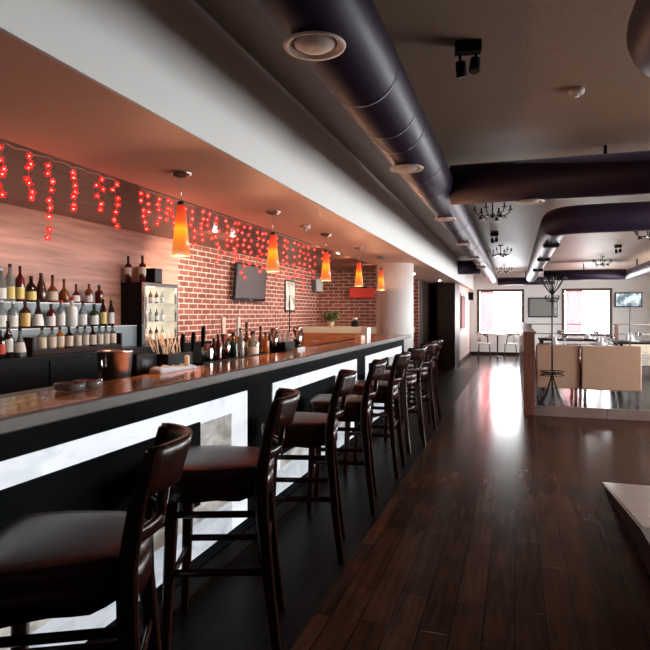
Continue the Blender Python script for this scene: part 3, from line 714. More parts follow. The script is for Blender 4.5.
rs = thing('bottle_riser', 'shorter grey upper bottle riser with white edge, stacked on the lower one', 'shelf', (-4.6, 4, 1.30))
MB().box(XB + 4.605, -0.0, -5.0, Y2 - 4, 0, 0.259).build('tier_box', 'riser_grey', rs)
MB().box(-0.02, 0.005, -5.0, Y2 - 4, 0.250, 0.2592).build('shelf_edge', 'plate_white', rs)

SHAPES = {
    'wine': [(0, 0), (.95, 0), (1, .02), (1, .52), (.92, .60), (.55, .70), (.36, .76), (.34, .95)],
    'spirit': [(0, 0), (.95, 0), (1, .02), (1, .60), (.94, .66), (.5, .74), (.33, .80), (.32, .93)],
    'tall': [(0, 0), (.95, 0), (1, .02), (.98, .56), (.80, .66), (.42, .76), (.34, .95)],
    'squat': [(0, 0), (.9, 0), (1, .04), (.98, .36), (.80, .48), (.42, .58), (.28, .64), (.26, .92)],
    'bell': [(0, 0), (.9, 0), (1, .03), (.92, .25), (.70, .45), (.45, .62), (.30, .74), (.28, .94)],
    'champ': [(0, 0), (.95, 0), (1, .02), (.98, .44), (.78, .60), (.46, .74), (.36, .84), (.34, .96)],
    'round': [(0, 0), (.8, 0), (1, .06), (1, .58), (.9, .66), (.6, .70), (.36, .73), (.34, .92)],
}
def bottle(name, label, x, y, z, h, r, shape, glass, lab, cap, l0=.12, l1=.45, group=None, cat='bottle'):
    t = thing(name, label, cat, (x, y, z), group=group); pr = SHAPES[shape]
    MB().lathe([(a * r, b * h) for a, b in pr], seg=18).build('glass_body', glass, t)
    if lab:
        prof = []
        def rad(q):
            for (a0, b0), (a1, b1) in zip(pr[1:], pr[2:]):
                if b0 <= q <= b1: return a0 + (a1 - a0) * (q - b0) / max(1e-6, b1 - b0)
            return pr[-1][0]
        for i in range(5):
            q = l0 + (l1 - l0) * i / 4; prof.append((rad(q) * r + 0.0012, q * h))
        a = math.atan2(-y, -x)
        MB().lathe(prof, seg=14, a0=a - 1.25, a1=a + 1.25, cap=False).build('paper_label', lab, t)
    top = pr[-1][0] * r
    MB().lathe([(top * 1.05, pr[-1][1] * h - 0.03 * h - .002), (top * 1.12, pr[-1][1] * h - .02 * h), (top * 1.12, h), (0, h)], seg=12).build('cap', cap, t)
    return t
gt, gm, gr = 'bottles on the upper tier', 'bottles on the lower tier', 'cream-labelled bottles in the rack'
XT, XM, XK = -4.66, -4.53, -4.36
mat('cap_black', (0.02, 0.018, 0.018), 0.4); mat('cap_gold', (0.72, 0.50, 0.20), 0.3, metal=0.6); mat('cap_red', (0.55, 0.04, 0.03), 0.4); mat('cap_white', (0.8, 0.8, 0.8), 0.4)
TOP = [(1, 268, .048, 'tall', 'g_clear', 'white_label', 'cap_white', 'pale clear bottle cut by the left edge on the upper tier'),
       (10, 264, .046, 'tall', 'g_clear', 'yellow_label', 'cap_black', 'tall clear bottle with amber label and black pourer on the upper tier'),
       (20, 266, .042, 'spirit', 'g_red', 'yellow_label', 'cap_black', 'dark red bottle with yellow label on the upper tier'),
       (31, 276, .052, 'wine', 'g_dark', 'yellow_label', 'cap_black', 'black bottle with pale yellow label beside a dark brown bottle on the upper tier'),
       (41, 273, .050, 'champ', 'g_brown', None, 'cap_black', 'plain dark brown bottle without paper front on the upper tier'),
       (52.5, 275, .055, 'squat', 'g_amber', 'cream_label', 'cap_black', 'rounded amber bottle with cream label and long black neck on the upper tier'),
       (64, 279, .052, 'squat', 'g_amber', None, 'cap_black', 'rounded amber bottle with bare glass on the upper tier'),
       (76, 284, .046, 'squat', 'g_red', 'white_label', 'cap_black', 'short red bottle with white label on the upper tier'),
       (89, 284, .042, 'spirit', 'g_amber', 'white_label', 'cap_black', 'small amber bottle with a white label, next to last on the upper tier'),
       (99, 285, .046, 'round', 'g_red', None, 'cap_black', 'dark red round-shouldered bottle at right end of the upper tier')]
for u, vt, r, shp, g, lb, cp, lab in TOP:
    y = yx(u, XT); z = 1.560; h = zat(vt, XT, y) - z
    bottle('liquor_bottle', lab, XT, y, z, h, r, shp, g, lb, cp, group=gt, l0=.08, l1=.40)
MID = [(1, 300, .050, 'tall', 'g_clear', 'white_label', 'cap_white', 'clear bottle with white label at left edge of the lower tier'),
       (13, 301, .046, 'spirit', 'g_clear', 'white_label', 'cap_white', 'clear straight bottle with white label, second on the lower tier'),
       (25, 301, .050, 'spirit', 'g_brown', 'gold_label', 'cap_black', 'brown bottle with tall gold label on the lower tier'),
       (38, 299, .058, 'bell', 'g_dark', 'white_label', 'cap_black', 'wide black bottle with curved white label on the lower tier'),
       (51, 304, .044, 'spirit', 'g_red', 'white_label', 'cap_black', 'red bottle with square white label on the lower tier'),
       (61, 300, .044, 'spirit', 'g_clear', 'white_label', 'cap_red', 'clear bottle with red cap and white label on the lower tier'),
       (72, 297, .058, 'round', 'g_white', None, 'cap_red', 'wide white bottle with a red neck on the lower tier'),
       (83, 301, .044, 'tall', 'g_clear', 'white_label', 'cap_black', 'slim clear bottle with black cap right of the white bottle'),
       (94, 304, .050, 'round', 'g_green', 'white_label', 'cap_black', 'dark green bottle with big white label on the lower tier'),
       (103, 297, .040, 'champ', 'g_dark', 'yellow_label', 'cap_gold', 'dark bottle with gold foil neck and yellow label'),
       (111, 298, .040, 'champ', 'g_dark', 'white_label', 'cap_gold', 'dark gold-necked bottle with white label, rightmost beside the fridge')]
for u, vt, r, shp, g, lb, cp, lab in MID:
    y = yx(u, XM); z = 1.300; h = zat(vt, XM, y) - z
    bottle('liquor_bottle', lab, XM, y, z, h, r, shp, g, lb, cp, group=gm, l0=.08, l1=.56 if lb == 'gold_label' else .48)
for u, vt, r, shp, g, lb, lab in ((0, 330, .045, 'spirit', 'g_dark', 'red_label', 'dark bottle with red label at left edge, standing on the black counter'),
                                  (8, 321, .042, 'wine', 'g_dark', 'white_label', 'black wine bottle with white label standing on the counter left of a clear bottle'),
                                  (20, 328, .056, 'bell', 'g_clear', 'white_label', 'clear bell-shaped bottle with a low white label standing on the counter')):
    x = -4.33; y = yx(u, x); bottle('liquor_bottle', lab, x, y, 1.051, zat(vt, x, y) - 1.051, r, shp, g, lb, 'cap_black', group='bottles standing on the black counter', l0=.15, l1=.5)
ya, yb = yx(33, XK + .07), yx(121, XK + .07)
rk = thing('bottle_rack', 'low dark wooden rack holding a row of cream-labelled bottles', 'rack', (XK, (ya + yb) / 2, 1.051))
hw = (yb - ya) / 2
MB().box(-0.075, 0.075, -hw, hw, 0, 0.022).build('base_board', 'rack_wood', rk)
MB().box(0.06, 0.075, -hw, hw, 0.022, 0.045).build('front_rail', 'rack_wood', rk)
for s_ in (-1, 1): MB().box(-0.075, 0.075, s_ * hw - 0.012, s_ * hw + 0.012, 0, 0.17).build('end_board', 'rack_wood', rk)
TN = ['g_clear', 'g_clear', 'g_orange', 'g_dark', 'g_clear', 'g_clear', 'g_dark', 'g_clear', 'g_clear', 'g_clear']
for i, u in enumerate((42, 52, 60, 69, 77.5, 85, 92.5, 99.5, 106, 112.5)):
    y = yx(u, XK); bottle('syrup_bottle', '%s cream-labelled bottle from left in the dark rack' % ORD[i], XK, y, 1.075, 0.235, .042, 'spirit', TN[i], 'cream_label', 'cap_black', l0=.15, l1=.60, group=gr)

# lit bottle fridge on the counter
FX0, FX1 = XB + 0.02, -4.39; FY0 = 6.29; FY1 = yx(178, FX1); FZ0, FZ1 = 1.051, 1.835
fd = thing('bottle_fridge', 'black glass-door bottle fridge glowing inside, standing on the black counter', 'fridge', (FX1, (FY0 + FY1) / 2, FZ0))
hw = (FY1 - FY0) / 2; fh = FZ1 - FZ0; dx = FX0 - FX1
m = MB().box(dx, -0.03, -hw, -hw + .03, 0, fh).box(dx, -0.03, hw - .03, hw, 0, fh).box(dx, -0.03, -hw + .03, hw - .03, fh - .03, fh).box(dx, -0.03, -hw + .03, hw - .03, 0, .05)
m.build('cabinet', 'black_gloss', fd)
MB().box(dx + .005, dx + .02, -hw + .03, hw - .03, .05, fh - .03).build('back_glow', 'fridge_glow', fd)  # back panel made to glow in place of interior lighting
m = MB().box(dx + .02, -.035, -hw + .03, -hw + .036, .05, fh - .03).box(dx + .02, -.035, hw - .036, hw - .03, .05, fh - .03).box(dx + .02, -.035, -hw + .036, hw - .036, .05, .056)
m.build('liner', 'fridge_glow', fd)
for z in (.28, .52): MB().box(dx + .02, -.05, -hw + .03, hw - .03, z, z + .008).build('shelf', 'brushed', fd)
dr = MB().box(-.03, 0, -hw, -hw + .035, 0, fh).box(-.03, 0, hw - .035, hw, 0, fh).box(-.03, 0, -hw + .035, hw - .035, fh - .05, fh).box(-.03, 0, -hw + .035, hw - .035, 0, .06).build('door', 'chrome', fd)
MB().box(-.018, -.012, -hw + .035, hw - .035, .06, fh - .05).build('door_glass', 'pane', dr)
MB().tube([(0.02, -hw + .018, .2), (0.02, -hw + .018, .6)], .008, 8).build('door_handle', 'brushed', dr)
fL = bpy.data.lights.new('fridge_light', 'POINT'); fL.energy = 1.5; fL.color = (1, .85, .65); fL.shadow_soft_size = .05
fo = bpy.data.objects.new('fridge_light', fL); COL.objects.link(fo); fo.location = ((FX0 + FX1) / 2, (FY0 + FY1) / 2, FZ1 - .06)
cnt = 0
for z, row in ((.05, 'bottom'), (.288, 'middle'), (.528, 'top')):
    for k in range(5):
        y = (FY0 + FY1) / 2 - hw + .12 + k * (2 * hw - .24) / 4
        gl = ['g_green', 'g_clear', 'g_amber', 'g_brown', 'g_clear'][(k + int(z * 10)) % 5]
        bottle('chilled_bottle', '%s bottle from left on the %s shelf inside the glass-door fridge' % (ORD[k], row), (FX0 + FX1) / 2, y, FZ0 + z + .001, .17, .026, 'spirit', gl, 'white_label', 'cap_gold', group='bottles inside the fridge')
# things on top of the fridge
for u, w in ((125, 'left dark red boxed-label bottle on top of the fridge, nearest its edge'), (139, 'right dark red bottle with cream band on top of the fridge')):
    x = -4.66 if u < 130 else -4.45; y = FY0 + .055
    bottle('liquor_bottle', w, x, y, FZ1 + .001, 0.335, .045, 'round', 'g_red', 'cream_label', 'cap_black', l0=.30, l1=.56, group='bottles on top of the fridge')
t = thing('small_speaker', 'small black speaker box on the right of the fridge top', 'speaker', (-4.47, 6.62, FZ1 + .001))
MB().box(-.07, .07, -.09, .09, 0, .19).build('cabinet', 'black_matte', t, bevel=.008); MB().box(.07, .074, -.075, .075, .015, .175).build('grille', 'frame_black', t)
t = thing('carton', 'small cream carton behind the black speaker on the fridge', 'box', (-4.66, 6.68, FZ1 + .001))
MB().box(-.05, .05, -.06, .06, 0, .22).build('carton_body', 'cream', t, bevel=.003); MB().box(-.052, .052, -.062, .062, .2, .23).build('lid', 'yellow_label', t, bevel=.003)

# television on the brick wall
t = thing('wall_television', 'dark switched-off television mounted on the brick wall', 'television', (-4.62, 9.95, zat(283, -4.62, 9.95)))
th_ = Matrix.Rotation(math.radians(5), 3, 'Y')
MB().box(-.045, .0, -.66, .66, -.335, .335, rot=th_).build('casing', 'black_gloss', t, bevel=.008)
MB().box(.0005, .004, -.63, .63, -.285, .305, rot=th_).build('screen', 'tv_screen', t)
MB().box(-.14, -.03, -.15, .15, -.12, .12).build('wall_bracket', 'black_matte', t)
MB().box(.001, .005, -.04, .04, -.318, -.308, rot=th_).build('badge', 'brushed', t)
# framed print
y = (yx(285, -4.74) + yx(295, -4.74)) / 2
t = thing('framed_print', 'narrow framed pale print on the brick wall right of the television', 'picture', (XB - .008, y, 1.83))
MB().box(0, .025, -.30, .30, -.35, .35).build('frame', 'dark_wood', t, bevel=.004); MB().box(.025, .028, -.265, .265, -.315, .315).build('print', 'print_art', t)
# speaker in the brick corner
t = thing('wall_speaker', 'pale grey wall speaker high in the brick corner', 'speaker', (-4.62, 13.75, 2.13), -0.7)
MB().box(-.09, .09, -.1, .1, -.16, .16).build('cabinet', 'riser_grey', t, bevel=.012); MB().box(.09, .096, -.085, .085, -.145, .145).build('grille', 'board_grey', t); MB().box(-.17, -.09, -.02, .02, -.03, .03).build('bracket', 'frame_black', t)
# red box on the end wall
t = thing('red_wall_lamp', 'wide red box lamp on the brick end wall below a pendant lamp', 'wall lamp', (-3.55, YEND - .001, 1.93))
MB().box(-.29, .29, -.20, 0, -.11, .13).build('lamp_shade', 'red_box', t, bevel=.01)
MB().box(-.10, .10, -.03, 0.0005, .12, .17).build('wall_plate', 'black_matte', t)

# far service counter along the end of the bar with orange cabinet
t = thing('service_cabinet', 'orange-brown wooden service cabinet with beige top below the brick end wall', 'cabinet', (-3.5, 13.4, 0))
MB().box(-1.24, 1.2, -.35, .68, 0, .98).build('cabinet_body', 'orange_wood', t, bevel=.005)
MB().box(-1.24, 1.22, -.37, .69, .98, 1.13).build('worktop', 'beige_top', t, bevel=.006)
for k in range(4):
    d_ = MB().box(-1.2 + k * .6, -.65 + k * .6, -.368, -.35, .35, .95).build('drawer', 'orange_wood', t, bevel=.004)
    MB().tube([(-1.0 + k * .6, -.385, .8), (-.85 + k * .6, -.385, .8)], .008, 6).build('drawer_handle', 'brushed', d_)
t = thing('potted_plant', 'small leafy plant on the beige cabinet top in the brick corner', 'plant', (-4.15, 13.35, 1.131))
MB().lathe([(0.0, 0), (.07, 0), (.09, .12), (.08, .12), (.0, .10)], seg=16).build('pot', 'beige_top', t)
lf = MB(); rnd = random.Random(3)
for k in range(80):
    a = rnd.uniform(0, 2 * PI); r = rnd.uniform(.10, .40); z = rnd.uniform(.10, .30); c, s = math.cos(a), math.sin(a)
    p0 = Vector((0.02 * c, .02 * s, .1)); p1 = Vector((r * .6 * c, r * .6 * s, z + .05)); p2 = Vector((r * c, r * s, z)); w = Vector((-s, c, 0)) * .03
    v = [lf.bm.verts.new(q) for q in (p0, p1 + w, p2, p1 - w)]; lf._f(v)
lf.build('foliage', 'leaf', t, fix=False)
t = thing('steel_urn', 'shiny steel urn standing on the right end of the beige cabinet top', 'urn', (-2.55, 13.3, 1.131))
MB().lathe([(0, 0), (.09, 0), (.095, .02), (.095, .2), (.08, .23), (0, .25)], seg=20).build('urn_body', 'chrome', t); MB().tube([(0, 0, .24), (0, 0, .28)], .015, 8).build('lid_knob', 'black_matte', t); MB().tube([(.05, -.08, .05), (.07, -.13, .05), (.07, -.13, .02)], .01, 8).build('tap', 'chrome', t)
t = thing('coffee_grinder', 'small dark machine on the middle of the beige cabinet top', 'appliance', (-3.55, 13.3, 1.131))
MB().box(-.07, .07, -.08, .08, 0, .13).build('body', 'black_matte', t, bevel=.012); MB().lathe([(.04, .13), (.065, .2), (.06, .205), (0, .205)], seg=14).build('hopper', 'brushed', t)

# ------------------------------------------------------------------ things on the bar
ZT = 1.1055; ZL = 1.0505
def ashtray(u, v, label):
    y = yx(u, -1.88)
    t = thing('glass_ashtray', label, 'ashtray', (-1.88, y, ZT), group='glass ashtrays on the bar')
    MB().lathe([(0, 0), (.05, 0), (.062, .006), (.066, .034), (.06, .036), (.052, .014), (0, .012)], seg=24).build('bowl', 'glass_item', t)
    MB().tube([(.05, 0, .037), (.075, 0, .039)], .005, 6).build('rest', 'glass_item', t)
ashtray(70, 383, 'left clear glass ashtray on the near part of the bar top')
ashtray(88, 381, 'right clear glass ashtray beside another on the bar top')
def on(u, x): return (x, yx(u, x))
x, y = on(115, -2.10)
t = thing('ice_bucket', 'shiny steel ice bucket behind the bar below the rack bottles', 'bucket', (x, y, ZL))
MB().lathe([(0, 0), (.075, 0), (.08, .01), (.094, .185), (.098, .19), (.094, .195), (.086, .185), (.072, .015), (0, .015)], seg=32).build('bucket_body', 'steel_bright', t)
for s_ in (-1, 1): MB().tube([(0, s_ * .09, .15), (0.0, s_ * .115, .145), (0, s_ * .11, .11), (0, s_ * .087, .105)], .005, 8).build('handle', 'chrome', t)
# dark box holder left of the straw box
x, y = on(137, -2.12)
t = thing('napkin_dispenser', 'black square dispenser between the ice bucket and the straw box', 'dispenser', (x, y, ZL))
MB().box(-.07, .07, -.10, .10, 0, .165).build('case', 'black_matte', t, bevel=.006); MB().box(.07, .074, -.06, .06, .04, .13).build('slot_plate', 'black_gloss', t)
x, y = on(171, -2.06)
t = thing('straw_box', 'black bar caddy full of cream drinking straws', 'caddy', (x, y, ZL))
m = MB().box(-.07, .07, -.14, .14, 0, .01).box(-.07, -.062, -.14, .14, 0, .15).box(.062, .07, -.14, .14, 0, .15).box(-.062, .062, -.14, -.132, 0, .15).box(-.062, .062, .132, .14, 0, .15).box(-.062, .062, -.004, .004, 0, .14)
m.build('caddy_body', 'black_matte', t)
rnd = random.Random(5)
for k in range(26):
    yy = rnd.uniform(-.12, .06); xx = rnd.uniform(-.05, .05); ty = rnd.uniform(-.16, .04); tx = rnd.uniform(-.05, .05); ln = rnd.uniform(.19, .26)
    MB().tube([(xx, yy, .02), (xx + tx * .5, yy + ty * .5, .02 + ln * .6), (xx + tx, yy + ty, .02 + ln)], .0035, 6).build('straw', 'cream', t)
x, y = on(174, -1.935)
t = thing('folded_towel', 'pale blue folded cloth lying on the bar edge below the straws', 'towel', (x, y, ZT))
m = MB(); R_ = []
for i in range(13):
    yy = -.20 + .40 * i / 12; hgt = .012 + .012 * math.sin(i * 1.1) ** 2 + (.008 if i < 6 else 0)
    R_.append([(-.035, yy, 0), (.035, yy, 0), (.037, yy, hgt * .5), (.03, yy, hgt), (-.03, yy, hgt + .01), (-.037, yy, hgt * .5)])
m.loft(R_).build('cloth', 'cloth_blue', t)
x, y = on(187, -1.92)
tag(MB().lathe([(0, 0), (.015, 0), (.016, .02), (.016, .075), (.012, .085), (0, .085)], seg=14).build('cork_stopper', 'cream', loc=(x, y, ZT + .0005)), 'cream cylindrical stopper standing on the bar beside the pale cloth', 'stopper')
def tap(u, vt, label):
    x = -2.31; y = yx(u, x); h = zat(vt, x, y) - ZL
    t = thing('beer_tap', label, 'beer tap', (x, y, ZL), group='black bar tap handles')
    MB().lathe([(0, 0), (.03, 0), (.03, .01), (.014, .02), (.012, h * .45), (0, h * .45)], seg=14).build('base', 'black_gloss', t)
    MB().tube([(0, 0, h * .42), (0.006, 0, h * .6), (.012, 0, h * .85), (.014, 0, h)], [.009, .013, .019, .012], 12).build('lever', 'black_gloss', t)
tap(181.5, 334, 'left of three black tap levers behind the bar'); tap(192, 332, 'middle of three black tap levers behind the bar'); tap(202, 326, 'tallest black tap lever, right one of three behind the bar')
# tray with bar tools
xt = -2.13; ya, yb = yx(203, -2.02), yx(268, -2.02)
t = thing('bar_tray', 'long low black tray of bar bottles and shakers on the bar ledge', 'tray', (xt, (ya + yb) / 2, ZL)); hw = (yb - ya) / 2
MB().box(-.11, .11, -hw, hw, 0, .012).build('tray_base', 'black_matte', t)
MB().box(.10, .112, -hw, hw, 0, .06).box(-.112, -.10, -hw, hw, 0, .05).box(-.1, .1, -hw - .006, -hw + .006, 0, .06).box(-.1, .1, hw - .006, hw + .006, 0, .06).build('tray_rim', 'black_matte', t)
ZTR = ZL + .0125
def shaker(u, vt, r, label, x=xt):
    y = yx(u, x); h = zat(vt, x, y) - ZTR
    t = thing('cocktail_shaker', label, 'shaker', (x, y, ZTR), group='steel shakers and cups on the bar')
    MB().lathe([(0, 0), (r * .75, 0), (r * .8, .01), (r, h * .72), (r * .98, h * .74), (0, h * .74)], seg=22).build('tumbler', 'chrome', t)
    MB().lathe([(r * .98, h * .735), (r * .9, h * .82), (r * .45, h * .90), (r * .45, h), (0, h)], seg=22).build('lid', 'chrome', t)
def cup(u, vt, r, label, x=xt, z=None):
    z = ZTR if z is None else z
    y = yx(u, x); h = zat(vt, x, y) - z
    t = thing('steel_cup', label, 'cup', (x, y, z), group='steel shakers and cups on the bar')
    MB().lathe([(0, 0), (r * .82, 0), (r, h), (r * .95, h), (r * .78, .008), (0, .008)], seg=22).build('cup_body', 'chrome', t)
    MB().lathe([(r, h - .008), (r * 1.06, h - .004), (r, h)], seg=22, cap=False).build('rim', 'chrome', t)
shaker(207.5, 344, .045, 'low steel shaker at left end of the bar tray')
cup(225.5, 334, .040, 'tall steel cup in the bar tray below the left cream menu board')
cup(274, 328, .036, 'steel cup at right end of the bar tray', z=ZTR)
cup(297.5, 327, .050, 'steel cup right of the black straw holder', x=-2.14, z=ZL)
BT = [(214, 338, .036, 'spirit', 'g_brown', None, 'dark brown bottle beside the low shaker in the bar tray'), (218, 334, .028, 'tall', 'g_red', None, 'slim red bottle left of the tall steel cup in the tray'),
      (233.5, 332, .040, 'round', 'g_green', None, 'olive green bottle right of the tall steel cup in the tray'), (240.5, 328, .030, 'tall', 'g_clear', None, 'slim clear bottle right of the green bottle in the tray'), (246.5, 322, .044, 'squat', 'g_brown', 'yellow_label', 'brown bottle with yellow label and dark pourer in the tray'),
      (253, 331, .050, 'round', 'g_clear', 'white_label', 'wide clear bottle with cream label in the tray'), (260.5, 326, .040, 'bell', 'g_amber', None, 'amber bell-shaped bottle in the tray'), (265.5, 332, .034, 'spirit', 'g_orange', None, 'orange bottle near the right end of the tray'),
      (269.6, 333, .030, 'spirit', 'g_brown', None, 'short brown bottle just left of the last steel cup in the tray')]
for k, (u, vt, r, shp, g, lb, lab) in enumerate(BT):
    x = xt + (.045 if k % 2 else -.045); y = yx(u, x); bottle('bar_bottle', lab, x, y, ZTR, zat(vt, x, y) - ZTR, r, shp, g, lb, 'cap_black', group='bottles in the bar tray')
for u, lab in ((223.5, 'left upright cream menu board behind the bar tray'), (238.5, 'right upright cream menu board behind the bar tray')):
    x = -2.36; y = yx(u, x); h = zat(317, x, y) - ZL
    t = thing('menu_board', lab, 'menu', (x, y, ZL), group='cream menu boards on the bar')
    MB().box(-.012, .012, -.045, .045, 0, .02).build('foot', 'dark_wood', t)
    MB().hexa([(-.006, -.022, .018), (.006, -.022, .018), (-.006, .022, .018), (.006, .022, .018), (-.006, -.03, h), (.006, -.03, h), (-.006, .03, h), (.006, .03, h)]).build('board', 'cream', t)
x = -2.34; y = yx(231, x)
t = thing('fruit_bowl', 'steel bowl of oranges behind the bar tray between the menu boards', 'bowl', (x, y, ZL))
MB().lathe([(0, 0), (.05, 0), (.055, .10), (.075, .16), (.07, .16), (.05, .105), (0, .1)], seg=20).build('bowl_body', 'brushed', t)
for i, (dx_, dy_, dz_) in enumerate(((.033, .034, 0), (-.036, .03, .0), (0, -.04, 0), (.0, .005, .055))):
    o = MB().sphere((0, 0, 0), .034, 14).build('orange', 'g_orange', loc=(x + dx_, y + dy_, ZL + .165 + dz_))
    tag(o, ['front right orange in the steel bowl', 'rear right orange in the steel bowl', 'left orange in the steel bowl', 'topmost orange of the pile in the steel bowl'][i] + ' behind the bar tray', 'orange', 'oranges in the bowl')
x, y = on(283.5, -2.10)
t = thing('straw_holder', 'black square holder of cream straws between two steel cups', 'caddy', (x, y, ZL))
m = MB().box(-.07, .07, -.12, .12, 0, .01).box(-.07, -.06, -.12, .12, 0, .125).box(.06, .07, -.12, .12, 0, .125).box(-.06, .06, -.12, -.11, 0, .125).box(-.06, .06, .11, .12, 0, .125)
m.build('holder_body', 'black_matte', t)
for k in range(12):
    xx = rnd.uniform(-.04, .04); yy = rnd.uniform(-.06, .08)
    MB().tube([(xx, yy, .012), (xx * 1.2, yy * 1.2, .2 + rnd.uniform(0, .03))], .005, 6).build('straw', 'cream', t)
x, y = on(289.5, -2.25)
t = thing('flag_pole', 'thin black upright pole behind the straw holder, in front of the framed print', 'pole', (x, y, ZL))
MB().lathe([(0, 0), (.04, 0), (.04, .012), (.01, .02), (0, .02)], seg=16).build('base', 'black_matte', t); MB().tube([(0, 0, .015), (0, 0, zat(295, x, y) - ZL)], .006, 8).build('rod', 'black_matte', t)
x, y = on(299, -1.93)
t = thing('coaster_holder', 'small white and green card holder on the bar edge', 'holder', (x, y, ZT))
MB().box(-.025, .025, -.10, .10, 0, .022).build('holder_base', 'plate_white', t, bevel=.003); MB().box(-.006, .006, -.03, .035, .022, .05).build('card', 'g_green', t)
x, y = on(364, -1.80)
for i, (u, h, m_, lab) in enumerate(((360, .055, 'beige_top', 'low beige carton on the far end of the bar top'), (366, .15, 'plate_white', 'upright white carton on the far end of the bar top'))):
    x = -1.86; y = yx(u, x); t = thing('carton', lab, 'box', (x, y, ZT)); MB().box(-.04, .04, -.10, .10, 0, h).build('carton_body', m_, t, bevel=.003); MB().box(-.041, .041, -.101, .101, h - .012, h + .004).build('lid', m_, t, bevel=.002)

# door furniture
t = thing('door_sign', 'small gold square sign on the dark door beside the brick strip', 'sign', (-2.06, 16.99, 1.5))
MB().box(-.055, .055, -.01, .009, -.07, .07).build('plate', 'gold_plate', t, bevel=.003)
MB().box(-.03, .03, -.012, -.009, -.03, .03).build('inner_plate', 'dark_wood', t)
t = thing('corridor_speaker', 'small dark speaker high on the far left wall corner', 'speaker', (-1.40, 20.6, 2.02))
MB().box(-.1015, .06, -.09, .09, -.13, .13).build('cabinet', 'black_matte', t); MB().box(.06, .065, -.07, .07, -.11, .11).build('grille', 'frame_black', t)

# ------------------------------------------------------------------ far wall: whiteboard, television, cafe set
t = thing('notice_board', 'grey board in a dark frame on the white far wall between two windows', 'notice board', (0.90, YFAR - .001, 1.64))
MB().box(-.47, .47, -.03, 0, -.34, .34).build('frame', 'frame_black', t, bevel=.004); MB().box(-.42, .34, -.034, -.03, -.29, .29).build('panel', 'board_grey', t)
MB().box(.36, .45, -.036, -.03, -.29, .29).build('side_strip', 'print_art', t)
t = thing('far_television', 'lit flat television on the far wall right of the windows', 'television', (3.52, YFAR - .001, 1.88))
MB().box(-.40, .40, -.09, -.02, -.24, .24).build('casing', 'black_gloss', t, bevel=.006); MB().box(-.37, .37, -.094, -.09, -.205, .205).build('screen', 'lit_screen', t); MB().box(-.12, .12, -.02, .0005, -.1, .1).build('wall_mount', 'black_matte', t)
def cafe_chair():
    t = thing('cafe_chair', '', 'chair')
    MB().loft([[(.22 * math.cos(a), .22 * math.sin(a), z) for a in [2 * PI * k / 20 for k in range(20)]] for z in (.43, .46)]).build('seat', 'wicker', t)
    for sx, sy in ((-1, -1), (1, -1), (-1, 1), (1, 1)): MB().tube([(sx * .16, sy * .16, .43), (sx * .2, sy * .2, 0)], .014, 8).build('leg', 'frame_black', t)
    MB().tube([(-.2, -.12, .46), (-.24, -.1, .68), (-.22, .12, .78), (0, .24, .80), (.22, .12, .78), (.24, -.1, .68), (.2, -.12, .46)], .014, 8).build('arm_hoop', 'frame_black', t)
    m = MB(); R_ = []
    for i in range(9):
        a = PI * (.12 + .76 * i / 8); c, s = .215 * math.cos(a), .215 * math.sin(a)
        R_.append([(c, s, .50), (c * .95, s * .95, .50), (c * 1.0, s * 1.04, .78), (c * 1.05, s * 1.09, .78)])
    m.loft(R_).build('backrest', 'wicker', t)
    return t
c0 = cafe_chair(); c0.location = (-0.97, 20.25, 0); c0.rotation_euler = (0, 0, PI / 2); tag(c0, 'pale woven cafe chair left of the small table under the far window', 'chair', 'cafe chairs at the far window')
dup(c0, (-0.14, 20.25, 0), -PI / 2, 'pale woven cafe chair right of the small table, beside the wooden partition', 'cafe chairs at the far window')
t = thing('cafe_table', 'small pale-topped cafe table under the far left window', 'table', (-0.55, 20.3, 0))
MB().lathe([(0, .72), (.29, .72), (.30, .735), (.29, .75), (0, .75)], seg=28).build('tabletop', 'wicker', t)
MB().tube([(0, 0, .03), (0, 0, .72)], .025, 10).build('pedestal', 'frame_black', t); MB().lathe([(0, 0), (.2, 0), (.2, .012), (.03, .04), (0, .04)], seg=20).build('foot', 'frame_black', t)

# ------------------------------------------------------------------ sofas on the platform
ZPF = 0.1385
def armchair(name, label, loc, rz, w, d, hb, mt, group=None, seat=.30):
    t = thing(name, label, 'sofa', loc, rz, group)          # the back faces -y
    MB().box(-w / 2, w / 2, 0, .16, .20, hb).build('backrest', mt, t, bevel=.018, bseg=3)
    MB().box(-w / 2 + .01, w / 2 - .01, .16, d, .20, .34).build('seat_base', mt, t, bevel=.012)
    MB().box(-w / 2 + .10, w / 2 - .10, .165, d + .01, .34, .34 + .12).build('seat_cushion', mt, t, bevel=.03, bseg=3)
    for s_ in (-1, 1):
        a, b2 = sorted((s_ * (w / 2 - .005), s_ * (w / 2 - .10))); MB().box(a, b2, .162, d - .01, .341, .60).build('armrest', mt, t, bevel=.02, bseg=3)
    for sx in (-1, 1):
        for yy in (.05, d - .06): MB().box(sx * (w / 2 - .05) - .02, sx * (w / 2 - .05) + .02, yy - .02, yy + .02, 0, .20).build('leg', 'brushed', t)
    return t
SG = 'tan leather sofas backing onto the walkway'
armchair('leather_sofa', 'left tan leather sofa back behind the iron coat stand', (0.60, 9.33, ZPF), 0, .60, .75, .835, 'tan_leather', SG)
armchair('leather_sofa', 'right tan leather sofa back near the platform edge, wide and plain', (1.31, 9.27, ZPF), 0, .78, .75, .835, 'tan_leather', SG)
armchair('leather_sofa', 'cream sofa at the right edge on the far part of the platform', (3.75, 16.2, ZPF), .15, .9, .8, .80, 'cream_leather')
armchair('leather_sofa', 'cream sofa facing left behind the dining tables, partly hidden', (2.85, 14.6, ZPF), PI, 1.1, .75, .70, 'cream_leather')

